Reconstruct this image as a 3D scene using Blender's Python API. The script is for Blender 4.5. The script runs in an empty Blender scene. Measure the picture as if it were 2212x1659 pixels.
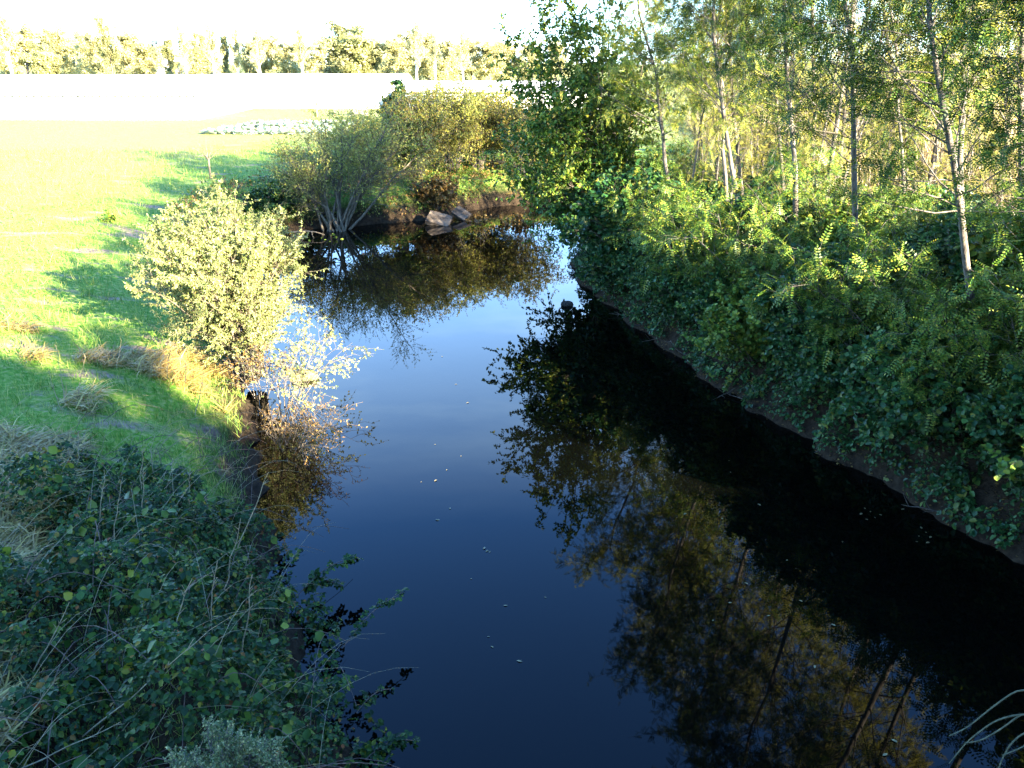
import bpy, math, random
import numpy as np
from math import radians as R
rng = np.random.default_rng(7)
sc = bpy.context.scene
col = sc.collection

# ------------------------------------------------------------------ camera, sky, sun, exposure
CAM_H, PITCH, F = 7.0, R(20.9), 1840.0          # F: focal length in units of a 2212 px wide picture
cam_d = bpy.data.cameras.new('camera'); cam = bpy.data.objects.new('camera', cam_d); col.objects.link(cam)
cam.location = (0, 0, CAM_H); cam.rotation_euler = (R(90) - PITCH, 0, 0)
cam_d.sensor_width = 36; cam_d.lens = 36 * F / 2212; cam_d.clip_end = 3000; cam_d.clip_start = 0.05
sc.camera = cam
SUN_EL, SUN_AZ = 18.0, 134.0                    # azimuth clockwise from +Y
sd_ = np.array([math.sin(R(SUN_AZ)) * math.cos(R(SUN_EL)), math.cos(R(SUN_AZ)) * math.cos(R(SUN_EL)), math.sin(R(SUN_EL))])
world = bpy.data.worlds.new('World'); sc.world = world; world.use_nodes = True
wn = world.node_tree; wn.nodes.clear()
wo = wn.nodes.new('ShaderNodeOutputWorld'); wb = wn.nodes.new('ShaderNodeBackground'); sky = wn.nodes.new('ShaderNodeTexSky')
sky.sky_type = 'NISHITA'; sky.sun_disc = False; sky.sun_elevation = R(SUN_EL); sky.sun_rotation = R(SUN_AZ)
sky.air_density = 1.0; sky.dust_density = 0.0; sky.ozone_density = 8.5
wb.inputs['Strength'].default_value = 0.10
# faint high cloud streaks
wt = wn.nodes.new('ShaderNodeTexCoord'); wm = wn.nodes.new('ShaderNodeMapping'); wm.inputs['Scale'].default_value = (1.6, 1.6, 9); wm.inputs['Rotation'].default_value = (0, R(8), 0)
wz = wn.nodes.new('ShaderNodeTexNoise'); wz.inputs['Scale'].default_value = 1.7; wz.inputs['Detail'].default_value = 5
wr = wn.nodes.new('ShaderNodeMapRange'); wr.inputs[1].default_value = .46; wr.inputs[2].default_value = .78; wr.inputs[3].default_value = .3; wr.inputs[4].default_value = .75
wx = wn.nodes.new('ShaderNodeMixRGB'); wx.inputs[2].default_value = (3.4, 5.0, 6.4, 1)
wn.links.new(wt.outputs['Generated'], wm.inputs[0]); wn.links.new(wm.outputs[0], wz.inputs['Vector']); wn.links.new(wz.outputs[0], wr.inputs[0])
ws = wn.nodes.new('ShaderNodeSeparateXYZ'); wv = wn.nodes.new('ShaderNodeMapRange'); wv.inputs[1].default_value = .36; wv.inputs[2].default_value = .50; wv.inputs[3].default_value = 1; wv.inputs[4].default_value = 0
wq = wn.nodes.new('ShaderNodeMath'); wq.operation = 'MULTIPLY'
wn.links.new(wt.outputs['Generated'], ws.inputs[0]); wn.links.new(ws.outputs[2], wv.inputs[0]); wn.links.new(wr.outputs[0], wq.inputs[0]); wn.links.new(wv.outputs[0], wq.inputs[1]); wn.links.new(wq.outputs[0], wx.inputs[0]); wn.links.new(sky.outputs[0], wx.inputs[1])
wn.links.new(wx.outputs[0], wb.inputs[0]); wn.links.new(wb.outputs[0], wo.inputs[0])
sun_d = bpy.data.lights.new('sun', 'SUN'); sun_d.energy = 5.0; sun_d.angle = R(0.5); sun_d.color = (1.0, 0.87, 0.66)
sun = bpy.data.objects.new('sun', sun_d); col.objects.link(sun)
import mathutils
sun.rotation_euler = mathutils.Vector(sd_).to_track_quat('Z', 'Y').to_euler()
sun.location = (40, -40, 60)
vs = sc.view_settings; vs.view_transform = 'Standard'; vs.look = 'None'; vs.exposure = 3.85; vs.gamma = 1.0
sc.cycles.use_denoising = True
sc.cycles.max_bounces = 6; sc.cycles.diffuse_bounces = 3; sc.cycles.transparent_max_bounces = 4
sc.cycles.glossy_bounces = 3; sc.cycles.transmission_bounces = 3; sc.cycles.sample_clamp_indirect = 6

# ------------------------------------------------------------------ helpers: picture -> place
cp, sp = math.cos(PITCH), math.sin(PITCH)
def ray(px, py):
    a, b = (px - 1106) / F, (829.5 - py) / F
    return np.array([a, cp + b * sp, -sp + b * cp])
def G(px, py, z=0.0):                            # where the line of sight meets the level z
    d = ray(px, py); t = (z - CAM_H) / d[2]
    return np.array([d[0] * t, d[1] * t, z])
def W(px, py, Y):                                # the point of the line of sight at forward distance Y
    d = ray(px, py); t = Y / d[1]
    return np.array([d[0] * t, Y, CAM_H + d[2] * t])
def nrm(v):
    v = np.asarray(v, float); n = np.linalg.norm(v, axis=-1, keepdims=True); return v / np.maximum(n, 1e-9)
def noise2(x, y, scale, seed, octv=3):
    r = np.random.default_rng(seed); o = 0; amp = 1; tot = 0
    for k in range(octv):
        for j in range(3):
            a = r.uniform(0, 6.28); ph = r.uniform(0, 6.28); f = (2 ** k) * r.uniform(.7, 1.3) / scale
            o = o + amp * np.sin((x * math.cos(a) + y * math.sin(a)) * f * 6.28 + ph + 1.3 * np.sin((y * math.cos(a) - x * math.sin(a)) * f * 4 + ph * 2))
            tot += amp
        amp *= .55
    return o / tot * 1.6

# ------------------------------------------------------------------ materials
def mat(name):
    m = bpy.data.materials.new(name); m.use_nodes = True; m.node_tree.nodes.clear(); return m, m.node_tree
def nd(t, kind, **kw):
    n = t.nodes.new(kind)
    for k, v in kw.items(): setattr(n, k, v)
    return n
def ramp(t, stops):
    n = nd(t, 'ShaderNodeValToRGB'); e = n.color_ramp.elements
    while len(e) < len(stops): e.new(0.5)
    for i, (p, c) in enumerate(stops): e[i].position = p; e[i].color = (*c, 1)
    return n
def leaf_mat(name, stops, trans=.3, rough=.5, spec=.3, clump=.35, cscale=.7, bl=.5):
    """stops: colours by leaf (each leaf draws its own), with soft lighter and darker kinds of leaf in clumps."""
    m, t = mat(name); L = t.links.new
    g = nd(t, 'ShaderNodeNewGeometry'); r = ramp(t, [(p_, (c_[0], c_[1], c_[2] * bl)) for p_, c_ in stops]); L(g.outputs['Random Per Island'], r.inputs[0])
    tc = nd(t, 'ShaderNodeTexCoord'); nz = nd(t, 'ShaderNodeTexNoise'); nz.inputs['Scale'].default_value = cscale; nz.inputs['Detail'].default_value = 2
    L(tc.outputs['Object'], nz.inputs['Vector'])
    hs = nd(t, 'ShaderNodeHueSaturation'); mr = nd(t, 'ShaderNodeMapRange')
    mr.inputs[1].default_value = .3; mr.inputs[2].default_value = .7; mr.inputs[3].default_value = 1 - clump; mr.inputs[4].default_value = 1 + clump
    L(nz.outputs[0], mr.inputs[0]); L(mr.outputs[0], hs.inputs['Value']); L(r.outputs[0], hs.inputs['Color'])
    b = nd(t, 'ShaderNodeBsdfPrincipled'); b.inputs['Roughness'].default_value = rough; b.inputs['Specular IOR Level'].default_value = spec
    tr = nd(t, 'ShaderNodeBsdfTranslucent'); mx = nd(t, 'ShaderNodeMixShader'); mx.inputs[0].default_value = trans
    L(hs.outputs[0], b.inputs['Base Color']); L(hs.outputs[0], tr.inputs['Color'])
    L(b.outputs[0], mx.inputs[1]); L(tr.outputs[0], mx.inputs[2])
    o = nd(t, 'ShaderNodeOutputMaterial'); L(mx.outputs[0], o.inputs[0]); return m
def rough_mat(name, c1, c2, scale=8, rough=.85, bump=.3, c3=None, stretch=None, spec=.2):
    m, t = mat(name); L = t.links.new
    tc = nd(t, 'ShaderNodeTexCoord'); nz = nd(t, 'ShaderNodeTexNoise'); nz.inputs['Scale'].default_value = scale; nz.inputs['Detail'].default_value = 6
    if stretch:
        mp = nd(t, 'ShaderNodeMapping'); mp.inputs['Scale'].default_value = stretch; L(tc.outputs['Object'], mp.inputs[0]); L(mp.outputs[0], nz.inputs['Vector'])
    else: L(tc.outputs['Object'], nz.inputs['Vector'])
    st = [(.35, c1), (.65, c2)] if c3 is None else [(.32, c1), (.5, c2), (.62, c3)]
    r = ramp(t, st); L(nz.outputs[0], r.inputs[0])
    b = nd(t, 'ShaderNodeBsdfPrincipled'); b.inputs['Roughness'].default_value = rough; b.inputs['Specular IOR Level'].default_value = spec
    L(r.outputs[0], b.inputs['Base Color'])
    bp = nd(t, 'ShaderNodeBump'); bp.inputs['Strength'].default_value = bump; bp.inputs['Distance'].default_value = .05; L(nz.outputs[0], bp.inputs['Height']); L(bp.outputs[0], b.inputs['Normal'])
    o = nd(t, 'ShaderNodeOutputMaterial'); L(b.outputs[0], o.inputs[0]); return m

M = {}
M['sallow'] = leaf_mat('sallow leaf', [(0, (.12, .165, .05)), (.35, (.19, .23, .09)), (.7, (.28, .30, .15)), (.92, (.38, .37, .24)), (1, (.34, .25, .06))], .3, clump=.25, bl=.72)
M['locust'] = leaf_mat('locust leaf', [(0, (.07, .13, .025)), (.4, (.15, .19, .04)), (.75, (.25, .25, .07)), (1, (.36, .30, .1))], .25, clump=.35)
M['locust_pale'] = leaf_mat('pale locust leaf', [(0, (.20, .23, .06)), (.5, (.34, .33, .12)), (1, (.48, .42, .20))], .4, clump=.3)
M['locust_shaded'] = leaf_mat('shaded locust leaf', [(0, (.018, .045, .012)), (.5, (.035, .07, .016)), (.9, (.07, .10, .022)), (1, (.20, .18, .04))], .08, spec=.15)  # shade of the overhanging crowns is put into these leaf colours
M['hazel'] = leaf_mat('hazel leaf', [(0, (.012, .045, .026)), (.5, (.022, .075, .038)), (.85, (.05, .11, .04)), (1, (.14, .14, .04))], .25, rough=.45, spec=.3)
M['elm'] = leaf_mat('elm leaf', [(0, (.035, .09, .025)), (.5, (.08, .14, .03)), (.85, (.15, .19, .04)), (1, (.26, .23, .05))], .25)
M['yellowing'] = leaf_mat('yellowing leaf', [(0, (.08, .105, .025)), (.5, (.14, .145, .04)), (.85, (.22, .18, .06)), (1, (.22, .12, .05))], .3)
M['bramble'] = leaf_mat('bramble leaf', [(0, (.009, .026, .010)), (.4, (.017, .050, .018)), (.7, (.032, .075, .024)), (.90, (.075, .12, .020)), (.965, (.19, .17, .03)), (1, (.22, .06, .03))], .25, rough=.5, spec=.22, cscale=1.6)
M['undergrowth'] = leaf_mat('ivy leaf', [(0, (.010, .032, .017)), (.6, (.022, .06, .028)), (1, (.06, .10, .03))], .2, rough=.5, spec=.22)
M['rusty'] = leaf_mat('dry brown leaf', [(0, (.09, .05, .03)), (.5, (.16, .09, .045)), (1, (.24, .16, .07))], .2)
M['grass'] = leaf_mat('grass blade', [(0, (.05, .14, .03)), (.4, (.10, .21, .05)), (.7, (.21, .27, .10)), (1, (.38, .36, .19))], .35, clump=.3, cscale=.35, bl=.5)
M['straw'] = leaf_mat('dry grass blade', [(0, (.18, .12, .07)), (.5, (.32, .22, .125)), (1, (.46, .35, .2))], .25, clump=.3)
M['reddry'] = leaf_mat('tall dry grass', [(0, (.28, .20, .12)), (.5, (.42, .32, .20)), (1, (.52, .45, .28))], .3, clump=.3, cscale=.2, bl=.9)
M['cabbage'] = leaf_mat('cabbage leaf', [(0, (.24, .34, .28)), (.5, (.40, .48, .43)), (1, (.52, .58, .54))], .1, clump=.2, bl=.9)
M['far_pale'] = leaf_mat('pale autumn leaf', [(0, (.32, .30, .12)), (.5, (.44, .41, .19)), (1, (.56, .53, .30))], .5, clump=.3, cscale=.12, bl=.9)
M['far_dark'] = leaf_mat('evergreen leaf', [(0, (.17, .19, .07)), (.5, (.28, .28, .12)), (1, (.42, .40, .2))], .45, clump=.45, cscale=.2, bl=.9)
M['far_blue'] = leaf_mat('blue cedar leaf', [(0, (.08, .13, .16)), (.5, (.12, .17, .21)), (1, (.17, .22, .25))], .2, clump=.3, cscale=.2, bl=.9)
M['greygreen'] = leaf_mat('grey small leaf', [(0, (.07, .11, .06)), (.6, (.13, .17, .11)), (.85, (.25, .25, .19)), (1, (.50, .45, .37))], .15, bl=.5)
M['float'] = leaf_mat('fallen floating leaf', [(0, (.10, .09, .04)), (.5, (.19, .17, .10)), (1, (.19, .13, .035))], .1, bl=.9)
M['bark_grey'] = rough_mat('grey bark', (.05, .043, .035), (.16, .14, .115), 14, bump=.5, stretch=(1, 1, .25))
M['bark_pale'] = rough_mat('pale grey twig bark', (.065, .053, .036), (.15, .125, .085), 10, bump=.3, stretch=(1, 1, .3))
M['bark_dark'] = rough_mat('dark bark', (.05, .04, .03), (.13, .11, .085), 12, bump=.5, stretch=(1, 1, .25))
M['bark_white'] = rough_mat('white flaking bark', (.55, .52, .45), (.78, .76, .70), 5, bump=.2)
M['cane'] = rough_mat('bramble cane', (.06, .045, .035), (.16, .10, .07), 20, bump=.1)
M['straw_stem'] = rough_mat('dry stalk', (.20, .15, .08), (.32, .26, .15), 20, bump=.1)
M['pale_stem'] = rough_mat('pale hairy stem', (.05, .055, .03), (.11, .11, .06), 30, bump=.2)
M['rock'] = rough_mat('grey brown slab stone', (.028, .021, .014), (.07, .055, .04), 3, bump=.8, c3=(.11, .088, .064))
M['rock_moss'] = rough_mat('mossy stone', (.03, .04, .012), (.10, .10, .04), 6, bump=.8, c3=(.17, .15, .08))
M['rock_dark'] = rough_mat('wet dark stone', (.015, .014, .012), (.05, .045, .04), 6, bump=.6)
M['plastic'] = rough_mat('white greenhouse sheet', (.74, .74, .72), (.82, .82, .80), .6, rough=.5, bump=.02)
M['frame'] = rough_mat('galvanised frame', (.10, .10, .08), (.18, .17, .13), 3, rough=.5, bump=.02)
M['gate'] = rough_mat('weathered gate slat', (.20, .17, .15), (.34, .30, .27), 4, bump=.2)
M['post'] = rough_mat('rusty brown post', (.16, .10, .06), (.30, .21, .13), 6, bump=.4)
M['concrete'] = rough_mat('bridge concrete', (.28, .27, .25), (.38, .36, .33), 2, bump=.3)
M['render'] = rough_mat('white house render', (.70, .68, .64), (.78, .76, .72), 2, bump=.1)
M['rooftile'] = rough_mat('pale clay tiles', (.46, .34, .26), (.58, .46, .37), 4, bump=.3)

# water: a dark clear river under a mirror-smooth surface
m, t = mat('river water'); L = t.links.new
b = nd(t, 'ShaderNodeBsdfPrincipled'); b.inputs['Base Color'].default_value = (.0010, .0011, .0008, 1); b.inputs['Roughness'].default_value = .012; b.inputs['IOR'].default_value = 1.25
b.inputs['Specular IOR Level'].default_value = .5
tc = nd(t, 'ShaderNodeTexCoord'); nz = nd(t, 'ShaderNodeTexNoise'); nz.inputs['Scale'].default_value = .9; nz.inputs['Detail'].default_value = 2
bp = nd(t, 'ShaderNodeBump'); bp.inputs['Strength'].default_value = .05; bp.inputs['Distance'].default_value = .02
L(tc.outputs['Object'], nz.inputs['Vector']); L(nz.outputs[0], bp.inputs['Height']); L(bp.outputs[0], b.inputs['Normal'])
o = nd(t, 'ShaderNodeOutputMaterial'); L(b.outputs[0], o.inputs[0]); M['water'] = m

# ground: grass, bare earth and bank mud in one sheet (attribute «mud» marks the banks)
m, t = mat('ground'); L = t.links.new
tc = nd(t, 'ShaderNodeTexCoord'); n1 = nd(t, 'ShaderNodeTexNoise'); n2 = nd(t, 'ShaderNodeTexNoise'); n3 = nd(t, 'ShaderNodeTexNoise')
mp = nd(t, 'ShaderNodeMapping'); mp.inputs['Scale'].default_value = (.35, 1, 1); L(tc.outputs['Object'], mp.inputs[0])
for n, s, d in ((n1, .5, 6), (n2, 9, 6), (n3, 1.3, 5)): n.inputs['Scale'].default_value = s; n.inputs['Detail'].default_value = d
for n in (n1, n3): L(mp.outputs[0], n.inputs['Vector'])
L(tc.outputs['Object'], n2.inputs['Vector'])
rg = ramp(t, [(.3, (.05, .15, .012)), (.5, (.12, .21, .026)), (.7, (.28, .27, .08))]); L(n2.outputs[0], rg.inputs[0])
re = ramp(t, [(.3, (.16, .11, .075)), (.7, (.29, .21, .15))]); L(n2.outputs[0], re.inputs[0])
rm = ramp(t, [(.56, (0, 0, 0)), (.66, (1, 1, 1))]); L(n3.outputs[0], rm.inputs[0])
mx1 = nd(t, 'ShaderNodeMixRGB'); L(rm.outputs[0], mx1.inputs[0]); L(rg.outputs[0], mx1.inputs[1]); L(re.outputs[0], mx1.inputs[2])
mud = ramp(t, [(.3, (.012, .008, .005)), (.7, (.036, .025, .014))]); L(n2.outputs[0], mud.inputs[0])
at = nd(t, 'ShaderNodeAttribute', attribute_name='mud')
rd = ramp(t, [(.3, (.10, .14, .03)), (.5, (.17, .185, .055)), (.7, (.25, .235, .10))]); L(n2.outputs[0], rd.inputs[0])
ad = nd(t, 'ShaderNodeAttribute', attribute_name='dry'); mx3 = nd(t, 'ShaderNodeMixRGB'); L(ad.outputs['Fac'], mx3.inputs[0]); L(mx1.outputs[0], mx3.inputs[1]); L(rd.outputs[0], mx3.inputs[2])  # dry grass, plus the cream of sunlit field put into its colour
mx2 = nd(t, 'ShaderNodeMixRGB'); L(at.outputs['Fac'], mx2.inputs[0]); L(mx3.outputs[0], mx2.inputs[1]); L(mud.outputs[0], mx2.inputs[2])
b = nd(t, 'ShaderNodeBsdfPrincipled'); b.inputs['Roughness'].default_value = .95; b.inputs['Specular IOR Level'].default_value = .1; L(mx2.outputs[0], b.inputs['Base Color'])
bp = nd(t, 'ShaderNodeBump'); bp.inputs['Strength'].default_value = .7; bp.inputs['Distance'].default_value = .08; L(n2.outputs[0], bp.inputs['Height']); L(bp.outputs[0], b.inputs['Normal'])
o = nd(t, 'ShaderNodeOutputMaterial'); L(b.outputs[0], o.inputs[0]); M['ground'] = m

# ------------------------------------------------------------------ mesh building
class MB:
    """Collects quads and links them as ONE mesh object."""
    def __init__(s): s.v, s.f, s.n = [], [], 0
    def add(s, v, f):
        v = np.asarray(v, float).reshape(-1, 3); s.v.append(v); s.f.append(np.asarray(f, int).reshape(-1, 4) + s.n); s.n += len(v)
    def tube(s, p, r, k=5):
        p = np.asarray(p, float); n = len(p); r = np.broadcast_to(np.asarray(r, float), (n,))
        tg = nrm(np.gradient(p, axis=0)); ref = np.array([.31, .95, .07]) if abs(nrm(p[-1] - p[0])[1]) < .8 else np.array([.95, .2, .3])
        u = nrm(np.cross(tg, ref)); w = np.cross(tg, u); a = np.arange(k) * 2 * math.pi / k
        v = p[:, None] + r[:, None, None] * (np.cos(a)[None, :, None] * u[:, None] + np.sin(a)[None, :, None] * w[:, None])
        i = np.arange(n - 1)[:, None] * k; j = np.arange(k)[None]; j2 = (j + 1) % k
        s.add(v, np.stack([i + j, i + j2, i + k + j2, i + k + j], -1))
    def box(s, c, d, rot=0):
        c, d = np.asarray(c, float), np.asarray(d, float) / 2
        q = np.array([[-1, -1, -1], [1, -1, -1], [1, 1, -1], [-1, 1, -1], [-1, -1, 1], [1, -1, 1], [1, 1, 1], [-1, 1, 1]]) * d
        ca, sa = math.cos(rot), math.sin(rot); q = q @ np.array([[ca, sa, 0], [-sa, ca, 0], [0, 0, 1]])
        s.add(q + c, [[0, 3, 2, 1], [4, 5, 6, 7], [0, 1, 5, 4], [1, 2, 6, 5], [2, 3, 7, 6], [3, 0, 4, 7]])
    def inst(s, tpl, pos, yd, zd, scale):
        tv, tf = tpl; pos = np.asarray(pos, float); n = len(pos)
        if n == 0: return
        y = nrm(yd); x = nrm(np.cross(y, zd)); z = np.cross(x, y)
        sc_ = np.broadcast_to(np.asarray(scale, float), (n,))[:, None, None]
        v = (tv[None, :, 0:1] * x[:, None] + tv[None, :, 1:2] * y[:, None] + tv[None, :, 2:3] * z[:, None]) * sc_ + pos[:, None]
        f = tf[None] + (np.arange(n) * len(tv))[:, None, None]; s.add(v, f)
    def build(s, name, m, parent=None, loc=(0, 0, 0), smooth=False):
        v = np.concatenate(s.v) if s.v else np.zeros((0, 3)); f = np.concatenate(s.f) if s.f else np.zeros((0, 4), int)
        v = v - (np.asarray(loc, float))
        me = bpy.data.meshes.new(name); me.vertices.add(len(v)); me.vertices.foreach_set('co', v.astype(np.float32).ravel())
        me.loops.add(f.size); me.loops.foreach_set('vertex_index', f.astype(np.int32).ravel())
        me.polygons.add(len(f)); me.polygons.foreach_set('loop_start', np.arange(0, f.size, 4, dtype=np.int32))
        if smooth: me.polygons.foreach_set('use_smooth', np.ones(len(f), bool))
        me.update(calc_edges=True); me.materials.append(m)
        o = bpy.data.objects.new(name, me); col.objects.link(o)
        if parent is None: o.location = loc
        else: o.parent = parent
        return o
def tag(o, label=None, cat=None, group=None, kind=None):
    if label: o['label'] = label
    if cat: o['category'] = cat
    if group: o['group'] = group
    if kind: o['kind'] = kind
    return o
def thing(name, loc, label, cat, group=None):
    o = bpy.data.objects.new(name, None); col.objects.link(o); o.location = [float(a) for a in loc]; o.empty_display_size = .2
    return tag(o, label, cat, group)
def copy_tree(o, parent=None):
    c = o.copy(); col.objects.link(c)
    if parent: c.parent = parent
    for ch in [x for x in list(col.objects) if x.parent == o]: copy_tree(ch, c)
    return c
def kids(o): return [x for x in list(col.objects) if x.parent == o]

# leaf templates (x: width, y: along, z: normal)
def tleaf(w, fold=.12, droop=.12):
    return (np.array([[0, 0, 0], [w * .5, .38, fold], [w * .36, .75, fold * .6 - droop * .5], [0, 1, -droop], [-w * .36, .75, fold * .6 - droop * .5], [-w * .5, .38, fold]]), np.array([[0, 1, 2, 3], [0, 3, 4, 5]]))
def tdia(w, fold=.08):
    return (np.array([[0, 0, 0], [w * .5, .5, fold], [0, 1, 0], [-w * .5, .5, fold]]), np.array([[0, 1, 2, 3]]))
def compose(items):
    vs_, fs, n = [], [], 0
    for (tv, tf), p, ang, s_, tilt in items:
        ca, sa = math.cos(ang), math.sin(ang); ct, st = math.cos(tilt), math.sin(tilt)
        q = tv * s_; q = np.stack([q[:, 0], q[:, 1] * ct - q[:, 2] * st, q[:, 1] * st + q[:, 2] * ct], 1)
        q = np.stack([q[:, 0] * ca + q[:, 1] * sa, -q[:, 0] * sa + q[:, 1] * ca, q[:, 2]], 1) + np.array(p)
        vs_.append(q); fs.append(tf + n); n += len(q)
    return (np.concatenate(vs_), np.concatenate(fs))
LEAF = tleaf(.62); ROUND = tleaf(.86, .06, .2); NARROW = tleaf(.36); DIA = tdia(.55); BLADE = (np.array([[-.03, 0, 0], [.03, 0, 0], [.022, .55, .10], [-.022, .55, .10], [.004, 1, .34], [-.004, 1, .34]]), np.array([[0, 1, 2, 3], [3, 2, 4, 5]]))
TRI = compose([(tleaf(.72), (0, .35, 0), 0, .62, -.25), (tleaf(.72), (.04, .3, 0), 1.15, .52, -.2), (tleaf(.72), (-.04, .3, 0), -1.15, .52, -.2)])
_p = [(tdia(.42), (0, .93, -.13), 0, .2, -.3)]
for k in range(6):
    yy = .16 + k * .14
    for sg in (1, -1): _p.append((tdia(.42), (0, yy, -.16 * yy * yy), sg * 1.25, .24 - .012 * k, -.15))
PINN = compose(_p)                                # a pinnate locust leaf of thirteen leaflets
_p = [(tdia(.5), (rng.uniform(-.5, .5), rng.uniform(-.5, .5), rng.uniform(-.4, .4)), rng.uniform(0, 6.28), .55, rng.uniform(-1, 1)) for k in range(7)]
CLUMP = compose(_p)                               # far trees: a spray of leaves

# ------------------------------------------------------------------ growing plants
def limb(p, d, L, n=6, wob=.12, up=0.0):
    pts = [np.asarray(p, float)]; d = nrm(d)
    for i in range(n):
        d = nrm(d + rng.normal(0, wob, 3) + np.array([0, 0, up])); pts.append(pts[-1] + d * L / n)
    return np.array(pts)
def along(pts, t):
    n = len(pts) - 1; i = min(int(t * n), n - 1); f = t * n - i
    return pts[i] * (1 - f) + pts[i + 1] * f, nrm(pts[i + 1] - pts[i])
def side(d, spread):                              # a direction turned away from d
    q = rng.normal(0, 1, 3); q = nrm(q - d * np.dot(q, d)); return nrm(d * math.cos(spread) + q * math.sin(spread))
def twig_leaves(mb, tpl, pts, n, size, droop=.35, t0=.15, spread=.9, up=.7):
    t = rng.uniform(t0, 1.02, n); m_ = len(pts) - 1; i = np.minimum((t * m_).astype(int), m_ - 1); f = (t * m_ - i)[:, None]
    p = pts[i] * (1 - f) + pts[i + 1] * f; d = nrm(pts[i + 1] - pts[i])
    q = rng.normal(0, 1, (n, 3)); yd = nrm(d * .5 + nrm(q) * spread + np.array([0, 0, -droop]))
    zd = nrm(rng.normal(0, 1, (n, 3)) * (1 - up) + np.array([0, 0, 1]))
    mb.inst(tpl, p, yd, zd, size * rng.uniform(.65, 1.25, n))
def tree(trunks, r0, levels, tpl, lsize, nleaf, wood, crown, start=.3, blen=1.6, ang=(.6, 1.1), up=.05, taper=.25, twigs=5, droop=.35, falloff=.7, lup=.7, tw_len=.55, k=6):
    """trunks: list of polylines; side branches with twigs, leaves on the twigs."""
    for pts in trunks:
        n = len(pts); wood.tube(pts, np.linspace(r0, r0 * taper, n) , k)
        for b in range(levels):
            t = start + (1 - start) * (b + rng.uniform(0, 1)) / levels
            p, d = along(pts, t); L = blen * (1 - falloff * abs(t - start) / (1 - start) * rng.uniform(.6, 1.1)) * rng.uniform(.6, 1.25)
            br = limb(p, side(d, rng.uniform(*ang)), L, 5, .16, up); rb = max(r0 * (1 - .75 * t) * .3, .005)
            wood.tube(br, np.linspace(rb, rb * .3, 6), 4)
            for j in range(twigs):
                tt = .25 + .75 * (j + rng.uniform(0, 1)) / twigs
                p2, d2 = along(br, tt); tw = limb(p2, side(d2, rng.uniform(.4, 1.1)), L * tw_len * rng.uniform(.5, 1.2), 3, .2, up * .5)
                wood.tube(tw, np.linspace(rb * .3 + .002, .0025, 4), 3)
                if nleaf: twig_leaves(crown, tpl, tw, int(nleaf), lsize, droop, up=lup)
def wavy(p0, p1, n, amp):
    t = np.linspace(0, 1, n)[:, None]; a = np.asarray(p0)[None] * (1 - t) + np.asarray(p1)[None] * t
    w = np.cumsum(rng.normal(0, amp, (n, 3)), 0); w -= t * w[-1]; w[:, 2] *= .2; return a + w

# ------------------------------------------------------------------ the river and the ground
LEFT = [(.6, -14), (-.4, 0), (-1.1, 5), (-1.7, 7), (-2.8, 9), (-3.4, 10.5), (-4.0, 12.3), (-4.8, 14.5), (-5.6, 17), (-6.6, 20), (-8.6, 24), (-10.6, 29), (-11.2, 33), (-10.2, 36.2)]
FAR = [(-8.6, 37.6), (-6.4, 38.4), (-4.2, 39.6), (-2.6, 41.4), (-.8, 43.6), (3, 45.5), (10, 49), (20, 51)]
RIGHT = [(20, 43), (10, 40), (4.5, 35.5), (2.2, 31), (2.3, 28.2), (2.75, 26), (3.66, 21.8), (4.7, 18.2), (6.0, 14.4), (7.6, 10.8), (9.2, 6), (10.4, 0), (11, -14)]
POLY = np.array(LEFT + FAR + RIGHT, float)
def seg_dist(x, y, chain):
    best = np.full(x.shape, 1e9)
    c = np.array(chain, float)
    for a, b_ in zip(c[:-1], c[1:]):
        d = b_ - a; tt = np.clip(((x - a[0]) * d[0] + (y - a[1]) * d[1]) / (d @ d), 0, 1)
        best = np.minimum(best, np.hypot(x - a[0] - tt * d[0], y - a[1] - tt * d[1]))
    return best
def inside(x, y, poly):
    r_ = np.zeros(x.shape, bool); j = len(poly) - 1
    for i in range(len(poly)):
        xi, yi = poly[i]; xj, yj = poly[j]
        c = ((yi > y) != (yj > y)) & (x < (xj - xi) * (y - yi) / (yj - yi + 1e-12) + xi); r_ ^= c; j = i
    return r_
def sstep(a, b_, x): t = np.clip((x - a) / (b_ - a), 0, 1); return t * t * (3 - 2 * t)
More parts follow.
